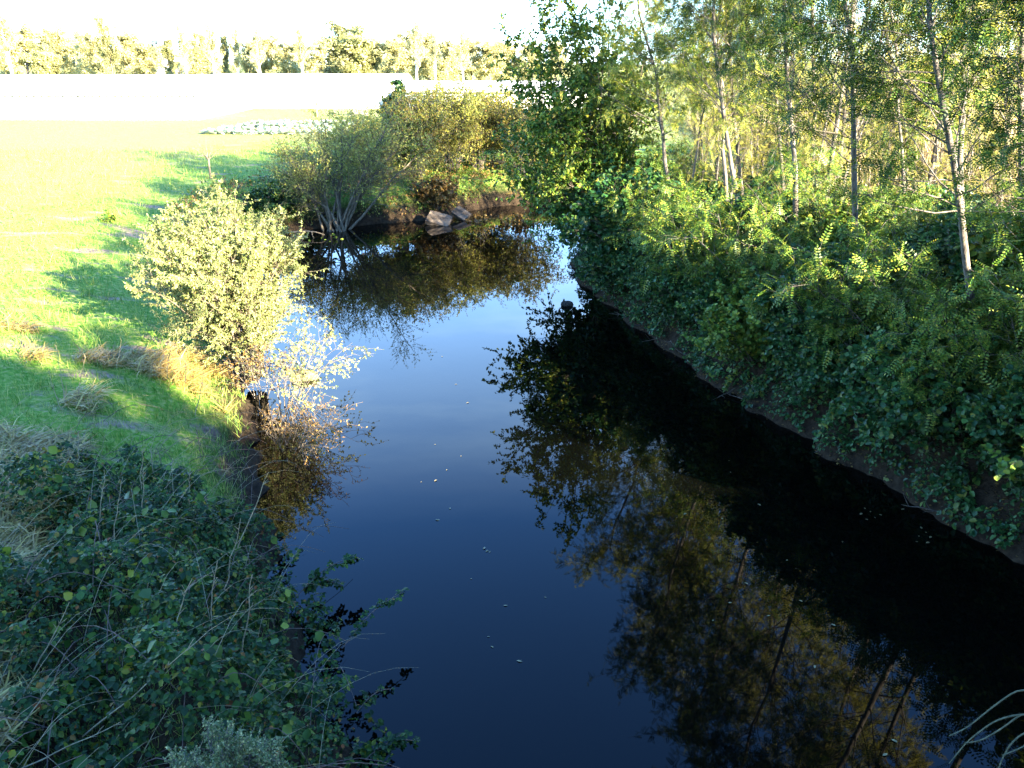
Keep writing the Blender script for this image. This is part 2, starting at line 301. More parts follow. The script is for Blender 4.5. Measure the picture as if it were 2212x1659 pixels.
def terrain(x, y):
    """height, distance from the water (negative in it), distances to the left, far and right banks"""
    x = np.asarray(x, float); y = np.asarray(y, float)
    wob = .22 * noise2(x, y, 2.2, 5) + .09 * noise2(x, y, .9, 6)
    dl, df, dr = seg_dist(x, y, LEFT + FAR[:1]), seg_dist(x, y, FAR), seg_dist(x, y, RIGHT)
    ins = inside(x, y, POLY); d = np.minimum(np.minimum(dl, df), dr)
    s = np.where(ins, -d, d) + wob * np.exp(-d / 3)
    w = np.stack([1 / (dl + .05) ** 3, 1 / (df + .05) ** 3, 1 / (dr + .05) ** 3]); w = w / w.sum(0)
    e = np.maximum(s, 0)
    hl = 1.5 * (1 - np.exp(-e / 1.6)) + .9 * np.exp(-((y - 1) / 6) ** 2) * sstep(1, 7, e)
    hf = 1.5 * (1 - np.exp(-e / .8))
    hill = 7.6 * sstep(30, 60, y + .25 * x) * sstep(.26, .42, x / np.maximum(np.abs(y), 1)) * (y > 0) + 2.5 * sstep(14, 30, x) * (1 - sstep(20, 32, y))
    hr = 2.5 * (1 - np.exp(-e / 2.0)) + hill
    far = sstep(40, 70, y)
    hr = np.where(x < 18, hr * (1 - .4 * far) , hr)
    h = w[0] * hl + w[1] * hf + w[2] * hr
    h = h + np.where(s > 0, .07 * noise2(x, y, 3.1, 11) * sstep(0, 1.5, e) * np.exp(-np.hypot(x, y - 20) / 80), 0)
    h = np.where(s < 0, -1.2 * (1 - np.exp(s / .8)), h)
    return h, s, dl, df, dr
def H(x, y): return float(terrain(np.array([x]), np.array([y]))[0][0])
def axis(lo, hi, st, far_, ratio=1.16):
    a = list(np.arange(lo, hi + 1e-6, st)); q = st; v = a[-1]
    while v < far_: q *= ratio; v += q; a.append(v)
    q = st; v = a[0]
    while v > -far_: q *= ratio; v -= q; a.insert(0, v)
    return np.array(a)
xs, ys = axis(-26, 26, .28, 900), axis(-8, 56, .28, 900)
X, Y = np.meshgrid(xs, ys); h, s, dl, df, dr = terrain(X, Y)
mb = MB(); nx = len(xs); i, j = np.meshgrid(np.arange(len(ys) - 1), np.arange(nx - 1), indexing='ij'); q = i * nx + j
mb.add(np.stack([X, Y, h], -1), np.stack([q, q + 1, q + nx + 1, q + nx], -1).reshape(-1, 4))
ground = tag(mb.build('ground', M['ground'], smooth=True), kind='structure')
mudv = np.clip(np.maximum(1 - sstep(.3, 1.3, s), (dr < np.minimum(dl, df)) * (1 - sstep(4, 9, dr)) * (s > 0)), 0, 1)
mudv = np.maximum(mudv, sstep(-12, -9, X) * (X < 1) * (1 - sstep(9.5, 12.5, Y + .8 * noise2(X, Y, 1.8, 47))) * (1 - sstep(3, 4.6, s)) * (s > 0) * (dl < dr))
at = ground.data.attributes.new('mud', 'FLOAT', 'POINT'); at.data.foreach_set('value', mudv.astype(np.float32).ravel())
def dry_sunlit(x, y, s, dl, df, dr):
    return np.clip(sstep(3.5, 13, s + 2.2 * noise2(x, y, 6, 81)) * .9 * (1 - .95 * (sstep(-22, -17, x + 2 * noise2(x, y, 5, 82)) * (1 - sstep(60, 66, y)) * sstep(38, 42, y))) + (dr < np.minimum(dl, df)) * sstep(4, 8, s), 0, 1)  # dry field and slope; the far green patch has shade put into its colour
at = ground.data.attributes.new('dry', 'FLOAT', 'POINT'); at.data.foreach_set('value', dry_sunlit(X, Y, s, dl, df, dr).astype(np.float32).ravel())
mb = MB(); mb.add([[-40, -30, 0], [40, -30, 0], [40, 62, 0], [-40, 62, 0]], [[0, 1, 2, 3]])
tag(mb.build('river_water', M['water']), kind='structure')

# ------------------------------------------------------------------ the bridge the picture is taken from (behind the camera)
br = thing('road_bridge', (0, -3.6, 0), 'concrete road bridge crossing the river behind the viewpoint', 'bridge')
mb = MB(); mb.box((0, 0, 5.1), (44, 5.4, .8)); mb.build('deck', M['concrete'], br)
for sy in (2.6, -2.6):
    mb = MB(); mb.box((0, sy, 5.98), (44, .2, .94)); mb.box((0, sy, 6.48), (44, .3, .08)); mb.build('parapet', M['concrete'], br)
for sx in (-8.5, 16):
    mb = MB(); mb.box((sx, 0, 2.1), (1.4, 5.0, 5.15)); mb.build('abutment', M['concrete'], br)

# ------------------------------------------------------------------ greenhouses and the far field
def greenhouse(x0, x1, y0, y1, z, wall, peak, label, ribs, tilt=0.0):
    g = thing('greenhouse', ((x0 + x1) / 2, y0, z), label, 'greenhouse')
    cx = (x0 + x1) / 2
    mb = MB(); mb.box((0, (y1 - y0) / 2, wall / 2 - .3), (x1 - x0, y1 - y0, wall + .6)); mb.build('wall', M['plastic'], g)
    mb = MB(); n = 9; a = np.linspace(0, 1, n); yy = -.15 + a * (y1 - y0 + .3); zz = wall + .003 + (peak - wall) * np.sin(a * math.pi) ** .8
    v = []
    for xx in np.linspace(x0 - cx - .1, x1 - cx + .1, 2): v += [(xx, a_, b_) for a_, b_ in zip(yy, zz)]
    f = [[k, k + n, k + n + 1, k + 1] for k in range(n - 1)]; mb.add(v, f)
    for xx in (x0 - cx - .1, x1 - cx + .1):          # gable ends
        gv = [(xx, yy[k], zz[k]) for k in range(n)] + [(xx, yy[k], wall) for k in range(n)]
        mb.add(gv, [[k, k + 1, n + k + 1, n + k] for k in range(n - 1)])
    mb.build('roof', M['plastic'], g)
    mb = MB(); mb.box((0, -.22, wall - .02), (x1 - x0 + .2, .14, .09)); mb.build('gutter', M['frame'], g)
    for xx in np.linspace(x0 - cx + .2, x1 - cx - .2, ribs):
        mb = MB(); mb.tube([(xx, -.06, -.3), (xx, -.06, wall - .1)], .04, 4); mb.build('rib', M['frame'], g)
    return g
greenhouse(-62, -30.2, 86, 104, 1.5, 2.25, 3.95, 'long white plastic greenhouse with ribbed side wall, left of the gate', 46)
greenhouse(-36.5, -13.2, 105.5, 121, 1.5, 2.3, 3.75, 'white plastic greenhouse set back behind the arched gate and cabbages', 14)
greenhouse(-13, 10, 103, 119, 1.5, 1.9, 2.95, 'lower white plastic greenhouse behind the far bank thicket', 16)
g0 = W(775, 236, 92); g0[2] = 1.5
gt = thing('garden_gate', g0, 'small arched grey slatted gate in front of the white greenhouse', 'gate')
wd = 35 / F * 95; hg = 34 / F * 95
mb = MB(); a = np.linspace(0, math.pi, 12); arc = np.stack([np.cos(a) * wd / 2, a * 0, hg * .45 + np.sin(a) * hg * .55], 1)
mb.tube(np.concatenate([[(wd / 2, 0, 0)], arc, [(-wd / 2, 0, 0)]]), .035, 5); mb.box((0, 0, .25), (wd, .04, .07)); mb.build('gate_frame', M['gate'], gt)
for k in range(9):
    xx = (k - 4) * wd / 9.6; zt = hg * .45 + math.sqrt(max(0, 1 - (2 * xx / wd) ** 2)) * hg * .55
    mb = MB(); mb.box((xx, .03, zt / 2), (wd / 15, .03, zt - .04)); mb.build('slat', M['gate'], gt)
for (px, pb, pt, nm, lab, rr) in ((683, 241, 204, 'wooden_post', 'brown leaning wooden post left of the arched gate', .12), (721, 236, 208, 'wooden_post', 'short thin wooden post just beside the arched gate', .06)):
    p = W(px, pb, 90); p[2] = 1.5; top = W(px + 1, pt, 90)
    mb = MB(); pts = wavy(p - (0, 0, .1), top, 6, .03); mb.tube(pts, np.linspace(rr, rr * .7, 6), 7)
    mb.tube([pts[-1] - (0, 0, .01), pts[-1] + (0, 0, .02)], [rr * .7, .01], 7); tag(mb.build(nm, M['post'], loc=p), lab, 'post')

cab = None
for r_ in range(4):
    for c_ in range(24):
        x = -24 + c_ * .62 + rng.uniform(-.1, .1) + r_ * .3; y = 69 + r_ * 3.4 + rng.uniform(-.2, .2)
        if cab is None:
            mb = MB(); n = 26; a = rng.uniform(0, 6.28, n); el = np.linspace(.15, 1.3, n)
            yd = np.stack([np.cos(a) * np.cos(el), np.sin(a) * np.cos(el), np.sin(el)], 1)
            mb.inst(tleaf(.95, .12, .3), np.tile([[0, 0, .05]], (n, 1)) + yd * .05, yd, np.array([[0, 0, 1.]]) - yd * .6, rng.uniform(.28, .42, n))
            cab = mb.build('cabbage', M['cabbage']); o = cab
        else: o = cab.copy(); col.objects.link(o)
        o.location = (x, y, H(x, y) - .03); o.rotation_euler = (0, 0, rng.uniform(0, 6.28)); o.scale = [rng.uniform(.8, 1.3)] * 3
        tag(o, 'pale blue-green cabbage growing in the rows beyond the shaded grass', 'cabbage', 'cabbages in rows in the far garden')

# far trees
def far_tree(kind):
    wood, crown = MB(), MB()
    if kind == 'broad':
        hgt, rad = 12, 4.5; tr = [wavy((0, 0, 0), (rng.uniform(-.6, .6), 0, hgt * .92), 8, .15)]
        tree(tr, .28, 26, CLUMP, .95, 6, wood, crown, .18, 5.2, (.6, 1.15), .06, .15, 6, .1, .6, .3, k=6)
    elif kind == 'narrow':
        tr = [wavy((0, 0, 0), (.2, 0, 9.5), 7, .08)]
        tree(tr, .2, 30, CLUMP, .6, 7, wood, crown, .06, 1.9, (.5, 1.0), .1, .15, 5, .1, .55, .3, k=5)
    elif kind == 'tall':
        tr = [wavy((0, 0, 0), (.3, 0, 13.5), 8, .12)]
        tree(tr, .40, 24, CLUMP, .7, 4, wood, crown, .42, 3.2, (.45, .8), .12, .2, 6, .1, .5, .3, k=7)
    elif kind == 'oak':
        tr = [wavy((0, 0, 0), (.5, 0, 9), 8, .15), wavy((0, 0, 1), (-2.2, .5, 8), 6, .15), wavy((0, 0, 1), (2.6, .5, 8), 6, .15)]
        tree(tr, .3, 20, CLUMP, .85, 9, wood, crown, .12, 4.2, (.6, 1.3), .05, .2, 7, .1, .5, .3, k=6)
    return wood, crown
FT = {}
def place_far(kind, px, top, Yd, label, group=None, leaf='far_pale', bark='bark_grey', wide=1.0, base=1.5):
    key = (kind, leaf, bark); hk = {'broad': 12.6, 'narrow': 10, 'tall': 14.2, 'oak': 10.3}[kind]
    if key not in FT:
        wood, crown = far_tree(kind); o = thing('far_tree', (0, 0, 0), label, 'tree'); wood.build('trunk', M[bark], o, smooth=True); crown.build('crown', M[leaf], o); FT[key] = o
    else: o = copy_tree(FT[key])
    p = W(px, 163, Yd); tz = W(px, top, Yd)[2]; s_ = (tz - base) / hk
    o.location = (p[0], Yd, base - .05); o.scale = (s_ * wide, s_ * wide, s_); o.rotation_euler = (0, 0, rng.uniform(0, 6.28))
    if 'group' in o: del o['group']
    return tag(o, label, 'tree', group)
place_far('tall', 27, 36, 138, 'tall pale trunked tree at the far left end of the tree line', bark='bark_white')
place_far('oak', 105, 104, 134, 'low rounded olive tree beside the tall pale trunk at the left', leaf='far_dark', wide=.9)
place_far('broad', 247, 48, 136, 'tall yellow-olive tree with a heavy dark-bottomed crown above the greenhouse', leaf='far_dark', wide=.55)
place_far('narrow', 338, 88, 170, 'bluish cedar peeping out behind the small white house', leaf='far_blue', wide=1.3)
place_far('narrow', 372, 92, 134, 'slim olive tree just right of the small white house', leaf='far_dark', wide=1.1)
place_far('narrow', 434, 78, 132, 'cone shaped pale green tree between two white trunks', leaf='far_pale', wide=1.3)
place_far('narrow', 490, 84, 130, 'slender dark green column tree in the far tree line', leaf='far_dark', wide=.75)
place_far('oak', 772, 66, 131, 'broad dark green evergreen oak standing over the greenhouse roof', leaf='far_dark', wide=1.35)
for px, top, lab in ((403, 66, 'white trunked bare tree left of the cone shaped pale tree'), (463, 62, 'white trunked bare tree between the cone tree and the dark column tree'), (516, 70, 'white trunked bare tree just right of the dark column tree'),
                     (563, 74, 'thin white trunked tree midway between the column tree and the oak'), (655, 72, 'white trunked tree with rising limbs left of the evergreen oak'), (900, 60, 'white trunked tree right of the evergreen oak'),
                     (941, 82, 'straight white trunked tree with bare spreading side branches'), (1000, 78, 'white trunked tree nearest the green thicket by the water')):
    place_far('tall', px, top, 126 + rng.uniform(-3, 3), lab, bark='bark_white', leaf='far_pale', wide=.8)
fill = [(-30, 52, 150), (60, 58, 158), (140, 62, 150), (185, 70, 165), (215, 78, 146), (290, 70, 152), (320, 96, 144), (415, 100, 150), (540, 90, 152), (590, 78, 148), (625, 92, 142), (690, 96, 150), (860, 86, 146), (885, 70, 156), (925, 74, 150), (965, 88, 142), (1020, 84, 148), (1060, 92, 144), (1100, 90, 150), (1150, 96, 146), (1200, 92, 150), (-110, 60, 150), (20, 80, 172), (110, 76, 174), (175, 84, 170), (260, 86, 172), (350, 92, 174), (455, 94, 170), (560, 98, 172), (660, 100, 170), (840, 96, 172), (980, 98, 172), (1080, 98, 170)]
for k, (px, top, Yd) in enumerate(fill):
    place_far('broad', px, top, Yd, 'pale sunlit autumn tree in the hazy far tree line', 'pale trees of the far tree line', wide=rng.uniform(.95, 1.3))
p = W(352, 150, 150); hs = thing('house', (p[0], 150, 1.5), 'small white gabled house among the far pale trees', 'house')
mb = MB(); mb.box((0, 0, 1.8), (4.4, 5, 3.6)); mb.add([(-2.2, -2.5, 3.6), (2.2, -2.5, 3.6), (0, -2.5, 5.2), (0, -2.5, 5.2)], [[0, 1, 2, 3]]); mb.build('wall', M['render'], hs)
mb = MB()
for sg in (-1, 1):
    mb.add([(sg * 2.5, -2.8, 3.42), (sg * 2.5, 2.8, 3.42), (0, 2.8, 5.28), (0, -2.8, 5.28), (sg * 2.5, -2.8, 3.55), (sg * 2.5, 2.8, 3.55), (0, 2.8, 5.41), (0, -2.8, 5.41)], [[0, 1, 2, 3], [4, 5, 6, 7], [0, 3, 7, 4], [0, 1, 5, 4]])
mb.build('roof', M['rooftile'], hs)

# sapling, small field plants
p = G(455, 388, 1.5); sp_ = thing('sapling', (p[0], p[1], H(p[0], p[1])), 'small bare vase-shaped sapling standing on the shaded grass', 'tree')
wood = MB(); trk = wavy((0, 0, -.05), (.02, 0, .95), 5, .01); wood.tube(trk, np.linspace(.055, .045, 5), 7)
for k in range(7):
    a = k * .9; br_ = limb((0, 0, .9), (math.cos(a) * .75, math.sin(a) * .75, 1), rng.uniform(.7, 1.15), 5, .12, .12); wood.tube(br_, np.linspace(.028, .006, 6), 5)
    for j in range(3):
        q_, d_ = along(br_, rng.uniform(.35, .9)); wood.tube(limb(q_, side(d_, .6), .35, 3, .15, .1), [.009, .007, .005, .003], 4)
wood.build('trunk', M['bark_pale'], sp_, smooth=True)
p = G(236, 472, 1.5); tf_ = thing('weed_plant', (p[0], p[1], H(p[0], p[1])), 'small dark green weed standing alone in the sunlit field', 'plant')
cr, wd_ = MB(), MB()
for k in range(12):
    s_ = limb((0, 0, 0), (rng.normal(0, .8), rng.normal(0, .8), .8), rng.uniform(.25, .5), 4, .1); wd_.tube(s_, .008, 4); twig_leaves(cr, LEAF, s_, 14, .13)
wd_.build('stem', M['cane'], tf_); cr.build('leaves', M['elm'], tf_)

# ------------------------------------------------------------------ the sunlit sallow on the left bank
def shrub(name, base, label, cat, stems, height, spread, tpl, lsize, nleaf, leaf, bark, blen=.9, nb=10, twigs=5, lean=(0, 0), r0=.035, start=.2, up=.03, droop=.2, group=None, seedless=True, basespread=.25, arch=0.0, ang=(.5, 1.1)):
    o = thing(name, base, label, cat, group); wood, crown = MB(), MB(); trunks = []
    for k in range(stems):
        a = k * 2.399 + rng.uniform(-.4, .4); rr = spread * math.sqrt((k + .5) / stems); hh = height * (1 - .35 * (rr / max(spread, .01)) ** 2) * rng.uniform(.85, 1.08)
        p0 = np.array([math.cos(a), math.sin(a), 0]) * basespread * rng.uniform(.2, 1); p0[2] = -.15
        p1 = np.array([math.cos(a) * rr + lean[0], math.sin(a) * rr + lean[1], hh]); n = 8
        tl = wavy(p0, p1, n, height * .012); tt = np.linspace(0, 1, n); tl[:, 2] += height * (.10 + arch) * np.sin(tt * math.pi); trunks.append(tl)
    tree(trunks, r0, nb, tpl, lsize, nleaf, wood, crown, start, blen, ang, up, .2, twigs, droop, .5, .5, k=5)
    wood.build('stems', M[bark], o, smooth=True)
    if nleaf: crown.build('foliage', M[leaf], o)
    return o
bx, by = -5.9, 18.2
shrub('willow_bush', (bx, by, .35), 'big sunlit pale sallow bush leaning over the water from the left bank', 'bush', 46, 3.75, 1.75, NARROW, .062, 23, 'sallow', 'bark_pale', .95, 15, 6, (-.55, .2), .025, .12, .05)
# twiggy low shoots of it hanging over the water
shrub('willow_shoots', (-4.9, 17.2, .0), 'thin sparse leafy shoots reaching over the water below the pale sallow', 'shrub', 12, 1.6, 1.3, LEAF, .055, 6, 'sallow', 'bark_grey', .8, 7, 4, (.5, -.1), .012, .2, .02)
shrub('rusty_shrub', (-5.35, 17.0, .35), 'reddish brown leafy shrub at the foot of the pale sallow', 'shrub', 7, .8, .7, LEAF, .05, 4, 'rusty', 'bark_grey', .6, 7, 4, (0, 0), .01, .15, .02)
shrub('dead_shrub', (-4.25, 14.9, .0), 'dry leafless brown shrub on the water edge below the sallow', 'shrub', 11, .8, .9, NARROW, .05, 3, 'rusty', 'bark_dark', .6, 7, 4, (.4, -.2), .009, .15, .02)

# ------------------------------------------------------------------ the far bank
fb = G(735, 487, .2)
o = thing('willow_tree', (fb[0], fb[1], .15), 'grey half-bare many-stemmed willow at the far water edge', 'tree')
wood, crown = MB(), MB(); trunks = []
for (px, py, dy) in ((600, 360, .4), (612, 320, 1.5), (640, 400, -.5), (625, 330, 1), (660, 300, .3), (690, 245, 1), (705, 330, -1), (740, 270, .5), (770, 260, 1.2), (800, 330, -.6), (830, 290, .2), (870, 205, 0), (880, 300, .6), (720, 300, .8), (660, 380, -.5), (850, 330, 1.2), (920, 320, .5)):
    e = W(px, py, fb[1] + dy) - np.array([fb[0], fb[1], .15]); b0 = np.array([rng.uniform(-.6, .6) + e[0] * .12, rng.uniform(-.3, .3), -.2])
    tl = wavy(b0, e, 8, .07); tl[:, 2] += .25 * np.sin(np.linspace(0, math.pi, 8)); trunks.append(tl)
tree(trunks, .062, 30, LEAF, .075, 4.4, wood, crown, .26, 1.5, (.4, 1.0), .05, .15, 8, .1, .5, .5, k=6)
wood.build('stems', M['bark_pale'], o, smooth=True); crown.build('foliage', M['locust_pale'], o)
cnt = 0
for (px, py, Yd, hh, sp2, leaf, lab) in ((905, 440, 43.0, 4.6, 1.6, 'yellowing', 'yellow-green twiggy thicket bush right of the grey willow'), (975, 425, 45.2, 4.9, 1.8, 'locust_pale', 'tall pale green bush above the tilted stone slab'),
                                         (1035, 420, 46.5, 4.6, 1.9, 'yellowing', 'rounded yellowing bush at the end of the far bank'), (860, 420, 42.5, 3.3, 1.4, 'elm', 'leafy green bush just behind the willow stems'),
                                         (1010, 330, 50, 4.0, 2.0, 'locust_pale', 'pale bush standing behind the yellowing bush on the far bank'),
  (790, 400, 41.5, 3.4, 1.5, 'locust_pale', 'thin pale bush filling behind the left willow stems'), (940, 350, 47.5, 4.6, 1.8, 'yellowing', 'tall yellowing bush behind the green thicket'), (1075, 400, 48.5, 4.4, 1.8, 'locust', 'green bush closing the far bank beside the elm'), (1130, 330, 46, 4.6, 2.0, 'yellowing', 'yellow bush glimpsed through the left side of the elm')):
    p = W(px, py, Yd); shrub('bank_bush', (p[0], Yd, H(p[0], Yd)), lab, 'bush', 30, hh * .86, sp2 * 1.15, LEAF, .085, 7, leaf, 'bark_grey', 1.1, 14, 6, (0, 0), .016, .12, .05, .1)
p = W(862, 330, 44.6); shrub('ivy_clad_tree', (p[0], 44.6, H(p[0], 44.6)), 'narrow dark ivy-clad stump rising behind the bare willow', 'tree', 5, 4.8, .5, ROUND, .13, 22, 'hazel', 'bark_dark', .8, 12, 5, (0, 0), .08, .15, .05, .1)
for (px, py, leaf, hh, lab) in ((588, 452, 'undergrowth', .9, 'low dark green bush on the shaded bank by the fallen branch'), (650, 440, 'elm', 1.0, 'low bright green bush left of the willow stems'), (700, 470, 'elm', .8, 'small green bush at the foot of the willow'), (940, 425, 'rusty', 1.1, 'low rusty brown bush above the tilted slab'), (1030, 432, 'rusty', 1.0, 'reddish dry bush at the right end of the far bank'), (1125, 440, 'rusty', 1.3, 'orange-brown dry bush at the left foot of the elm'), (820, 455, 'yellowing', .7, 'small yellow-green bush above the mossy stone')):
    p = G(px, py, .9); shrub('low_bush', (p[0], p[1], H(p[0], p[1]) - .05), lab, 'bush', 14, hh, 1.1, ROUND, .12, 10, leaf, 'bark_grey', .7, 7, 4, (0, 0), .015, .1, .03, .1)

def cover(name, m_, lab, n, keep, size, hgt, tpl=LEAF, seed=0):
    x = rng.uniform(-14, 6, n); y = rng.uniform(34, 56, n); h_, s2, a, b_, c = terrain(x, y); k_ = (s2 > .12) & (s2 < 6) & (b_ < c + 1.5) & keep(x, y, s2); x, y, h_, s2 = x[k_], y[k_], h_[k_], s2[k_]; n = len(x)
    q = rng.normal(0, 1, (n, 3)); q[:, 2] += .3; mb = MB(); mb.inst(tpl, np.stack([x, y, h_ + rng.exponential(hgt, n)], 1), q, np.array([[.1, -.5, 1.]]) + rng.normal(0, .5, (n, 3)), rng.uniform(.6, 1.3, n) * size)
    return tag(mb.build(name, M[m_]), lab, 'undergrowth', kind='stuff')
cover('bank_plants', 'elm', 'low green plants covering the far bank', 50000, lambda x, y, s: (noise2(x, y, 2.6, 91) > -.15) & (x < -2 + .6 * noise2(x, y, 2, 92)), .11, .14)
cover('bank_plants', 'yellowing', 'yellow-green low plants on the sunny far bank', 40000, lambda x, y, s: (noise2(x, y, 1.8, 93) > .05) & (x > -5), .11, .16)
cover('dead_leaves', 'rusty', 'brown dead leaves and stems on the far bank', 30000, lambda x, y, s: noise2(x, y, 1.5, 94) < .1, .12, .10)
def rock(name, base, dims, label, m_, seed, rot=(0, 0, 0), slab=False, rough=.16):
    import bmesh
    r2 = np.random.default_rng(seed); bm = bmesh.new()
    if slab: bmesh.ops.create_cube(bm, size=1.0); bmesh.ops.subdivide_edges(bm, edges=bm.edges[:], cuts=7, use_grid_fill=True)
    else: bmesh.ops.create_icosphere(bm, subdivisions=4, radius=.5)
    for v in bm.verts:
        c = np.array(v.co); n = sum(a_ * math.sin(float(c @ k_) + ph) for a_, k_, ph in zip((.5, .3, .2, .13), r2.normal(0, 1, (4, 3)) * np.array([[4], [8], [15], [28]]), r2.uniform(0, 6, 4)))
        cc = c * (1 + rough * n); 
        if not slab: cc = np.sign(cc) * np.abs(cc) ** .85 * .9
        v.co = cc * np.array(dims)
    me = bpy.data.meshes.new(name); bm.to_mesh(me); bm.free(); me.materials.append(M[m_])
    o = bpy.data.objects.new(name, me); col.objects.link(o); o.location = [float(a) for a in base]; o.rotation_euler = rot
    return tag(o, label, 'rock')
p = G(952, 470, .35); rock('stone_slab', (p[0] - .1, p[1] + .25, .20), (1.05, .75, .2), 'big flat grey stone slab tilted into the water at the far bank', 'rock', 3, (R(30), R(13), R(-10)), True, .035)
p = G(1000, 462, .3); rock('stone_slab', (p[0] - .1, p[1] + .3, .25), (.8, .55, .16), 'broken grey slab leaning against the bigger tilted slab', 'rock', 9, (R(26), R(24), R(-34)), True, .04)
p = G(872, 470, .1); rock('bank_stone', (p[0], p[1] + .2, .12), (1.2, .7, .5), 'low mossy stone lying at the water line right of the willow', 'rock_moss', 4, (0, 0, .3))
p = G(850, 452, .3); rock('bank_stone', (p[0], p[1] + .4, .45), (.55, .4, .42), 'small pale round stone in the bank above the mossy stone', 'rock', 5)
p = G(925, 478, .0); rock('bank_stone', (p[0] + .1, p[1] + .1, .05), (.5, .35, .3), 'small wet stone at the left foot of the tilted slab', 'rock_dark', 6)
p = G(658, 818, .0); rock('mossy_rock', (p[0], p[1], .05), (.62, .36, .30), 'mossy yellow-brown rock in the water beside the sallow', 'rock_moss', 8, (0, 0, .1), False, .22)
p = G(1225, 659, .0); rock('dark_stone', (p[0], p[1], .03), (.36, .26, .2), 'small black stone in the river below the overhanging elm', 'rock_dark', 12)
# fallen branch
p = G(630, 503, .1); fbm = MB(); e = G(702, 508, .12); tl = wavy(p, e, 8, .05); tl[:, 2] += .12 * np.sin(np.linspace(0, 3.1, 8)); fbm.tube(tl, np.linspace(.05, .015, 8), 6)
for q_, e2 in ((.25, (636, 520)), (.4, (648, 528)), (.6, (680, 515)), (.3, (625, 515))):
    a_, d_ = along(tl, q_); fbm.tube(wavy(a_, G(*e2, -.02), 5, .03), np.linspace(.025, .008, 5), 5)
tag(fbm.build('fallen_branch', M['bark_pale'], loc=tuple(p), smooth=True), 'bare pale fallen branch lying in the water at the far bank', 'branch')

# ------------------------------------------------------------------ right bank: elm, hazels, locusts
o = thing('elm_tree', (3.4, 29.0, H(3.4, 29.0)), 'tall dark leafy elm leaning over the river at the head of the right bank', 'tree')
wood, crown = MB(), MB(); bz = H(3.4, 29.0); trunks = []
for (px, py, dy) in ((1160, 60, 0), (1210, -60, .5), (1265, -120, 0), (1320, -60, .8), (1180, 250, -.5), (1400, 60, .5), (1290, 150, -1.2), (1150, 390, -.3), (1230, 400, -1.5), (1110, 330, .5), (1200, 120, -.6), (1250, 60, .6), (1300, 90, -.8), (1215, 300, .6), (1335, 250, -.4), (1380, 180, .4), (1165, 180, .3), (1350, 380, -1), (1110, 110, .4)):
    e = W(px, py, 29 + dy) - np.array([3.4, 29, bz]); b0 = np.array([rng.uniform(-.4, .4), rng.uniform(-.3, .3), -.2]); tl = wavy(b0, e, 9, .08); tl[:, 2] += .5 * np.sin(np.linspace(0, math.pi, 9)) * (1 if e[2] < 5 else .3); trunks.append(tl)
tree(trunks, .045, 30, LEAF, .115, 16, wood, crown, .08, 1.5, (.5, 1.2), .02, .2, 7, .35, .4, .5, k=6)
wood.build('trunk', M['bark_dark'], o, smooth=True); crown.build('crown', M['elm'], o)

def locust(tr_pts, r0, label, leaf='locust', group=None, nb=13, nleaf=5, blen=1.7, lsize=.26, start=.3, bark='bark_grey', falloff=.75, thin=0):
    b0 = tr_pts[0]; o = thing('locust_tree', b0, label, 'tree', group); wood, crown = MB(), MB()
    tree([tr_pts - b0], r0, nb, PINN, lsize, nleaf, wood, crown, start, blen, (.6, 1.2), .06, .3, 6, .45, .45, falloff, k=7)
    if thin:                                     # sparse thin twigs on the lower trunk
        n_ = len(tr_pts); low = (tr_pts - b0)[: n_ * 6 // 10]; w2 = MB(); tree([low], r0 * .5, thin, PINN, lsize, 2, w2, crown, .2, 1.3, (.6, 1.3), .03, .6, 4, .45, .2, .6, k=3); wood.v += w2.v[1:]; wood.f += [f_ - w2.f[0].max() - 1 + wood.n for f_ in w2.f[1:]]; wood.n += sum(len(v_) for v_ in w2.v[1:])
    wood.build('trunk', M[bark], o, smooth=True); crown.build('crown', M[leaf], o); return o
LT = [  # two sight points on the trunk, forward distance, trunk radius, label
    (1552, 337, 1556, 60, 27, .045, 'thin straight locust stem at the left edge of the locust stand'),
    (1600, 353, 1566, 0, 25, .06, 'slim locust leaning slightly left beside the thin stem'),
    (1640, 330, 1610, 20, 29, .045, 'thin backlit-looking locust stem between the two left locusts'),
    (1684, 343, 1660, 20, 26, .065, 'locust trunk forking high up towards the left'),
    (1700, 350, 1712, 0, 27, .05, 'slender locust growing close beside the forked locust'),
    (1759, 330, 1757, 0, 26, .08, 'straight grey locust trunk standing upright in mid stand'),
    (1779, 484, 1831, 0, 23, .075, 'pale locust trunk leaning right, showing down to its white foot'),
    (1806, 480, 1846, 40, 24, .055, 'second leaning locust stem beside the white-footed trunk'),
    (1831, 369, 1905, 100, 25, .06, 'locust trunk leaning strongly right across the stand'),
    (1840, 300, 1885, -20, 29, .055, 'grey locust stem behind the strongly leaning trunk'),
    (1936, 386, 1920, 160, 23, .05, 'short straight locust stem before the left-leaning trunk'),
    (1958, 343, 1880, -20, 26, .075, 'stout locust trunk leaning left in the right half of the stand'),
    (1962, 310, 1990, -10, 27, .065, 'tall locust trunk leaning right from the foot of the left-leaning one'),
    (2011, 343, 2062, -20, 25, .075, 'thick locust trunk leaning right near the dry hillside'),
    (2086, 260, 2122, -10, 28, .06, 'locust trunk in front of the reddish dry slope'),
    (2161, 280, 2187, -10, 27, .06, 'rightmost grey locust trunk of the stand'),
]
for (xa, ya, xb, yb, Yd, r0, lab) in LT:
    a, b_ = W(xa, ya, Yd), W(xb, yb, Yd); d = (b_ - a) / (b_ - a)[2]; zb = H(a[0], Yd); foot = a + d * (zb - .1 - a[2]); topz = rng.uniform(12.8, 15.2); top = a + d * (topz - a[2]); top[1] += rng.uniform(-.6, .6)
    locust(wavy(foot, top, 10, .05), r0, lab, 'locust_pale', nleaf=7, lsize=.22, start=.55, nb=24, falloff=.45, thin=16)
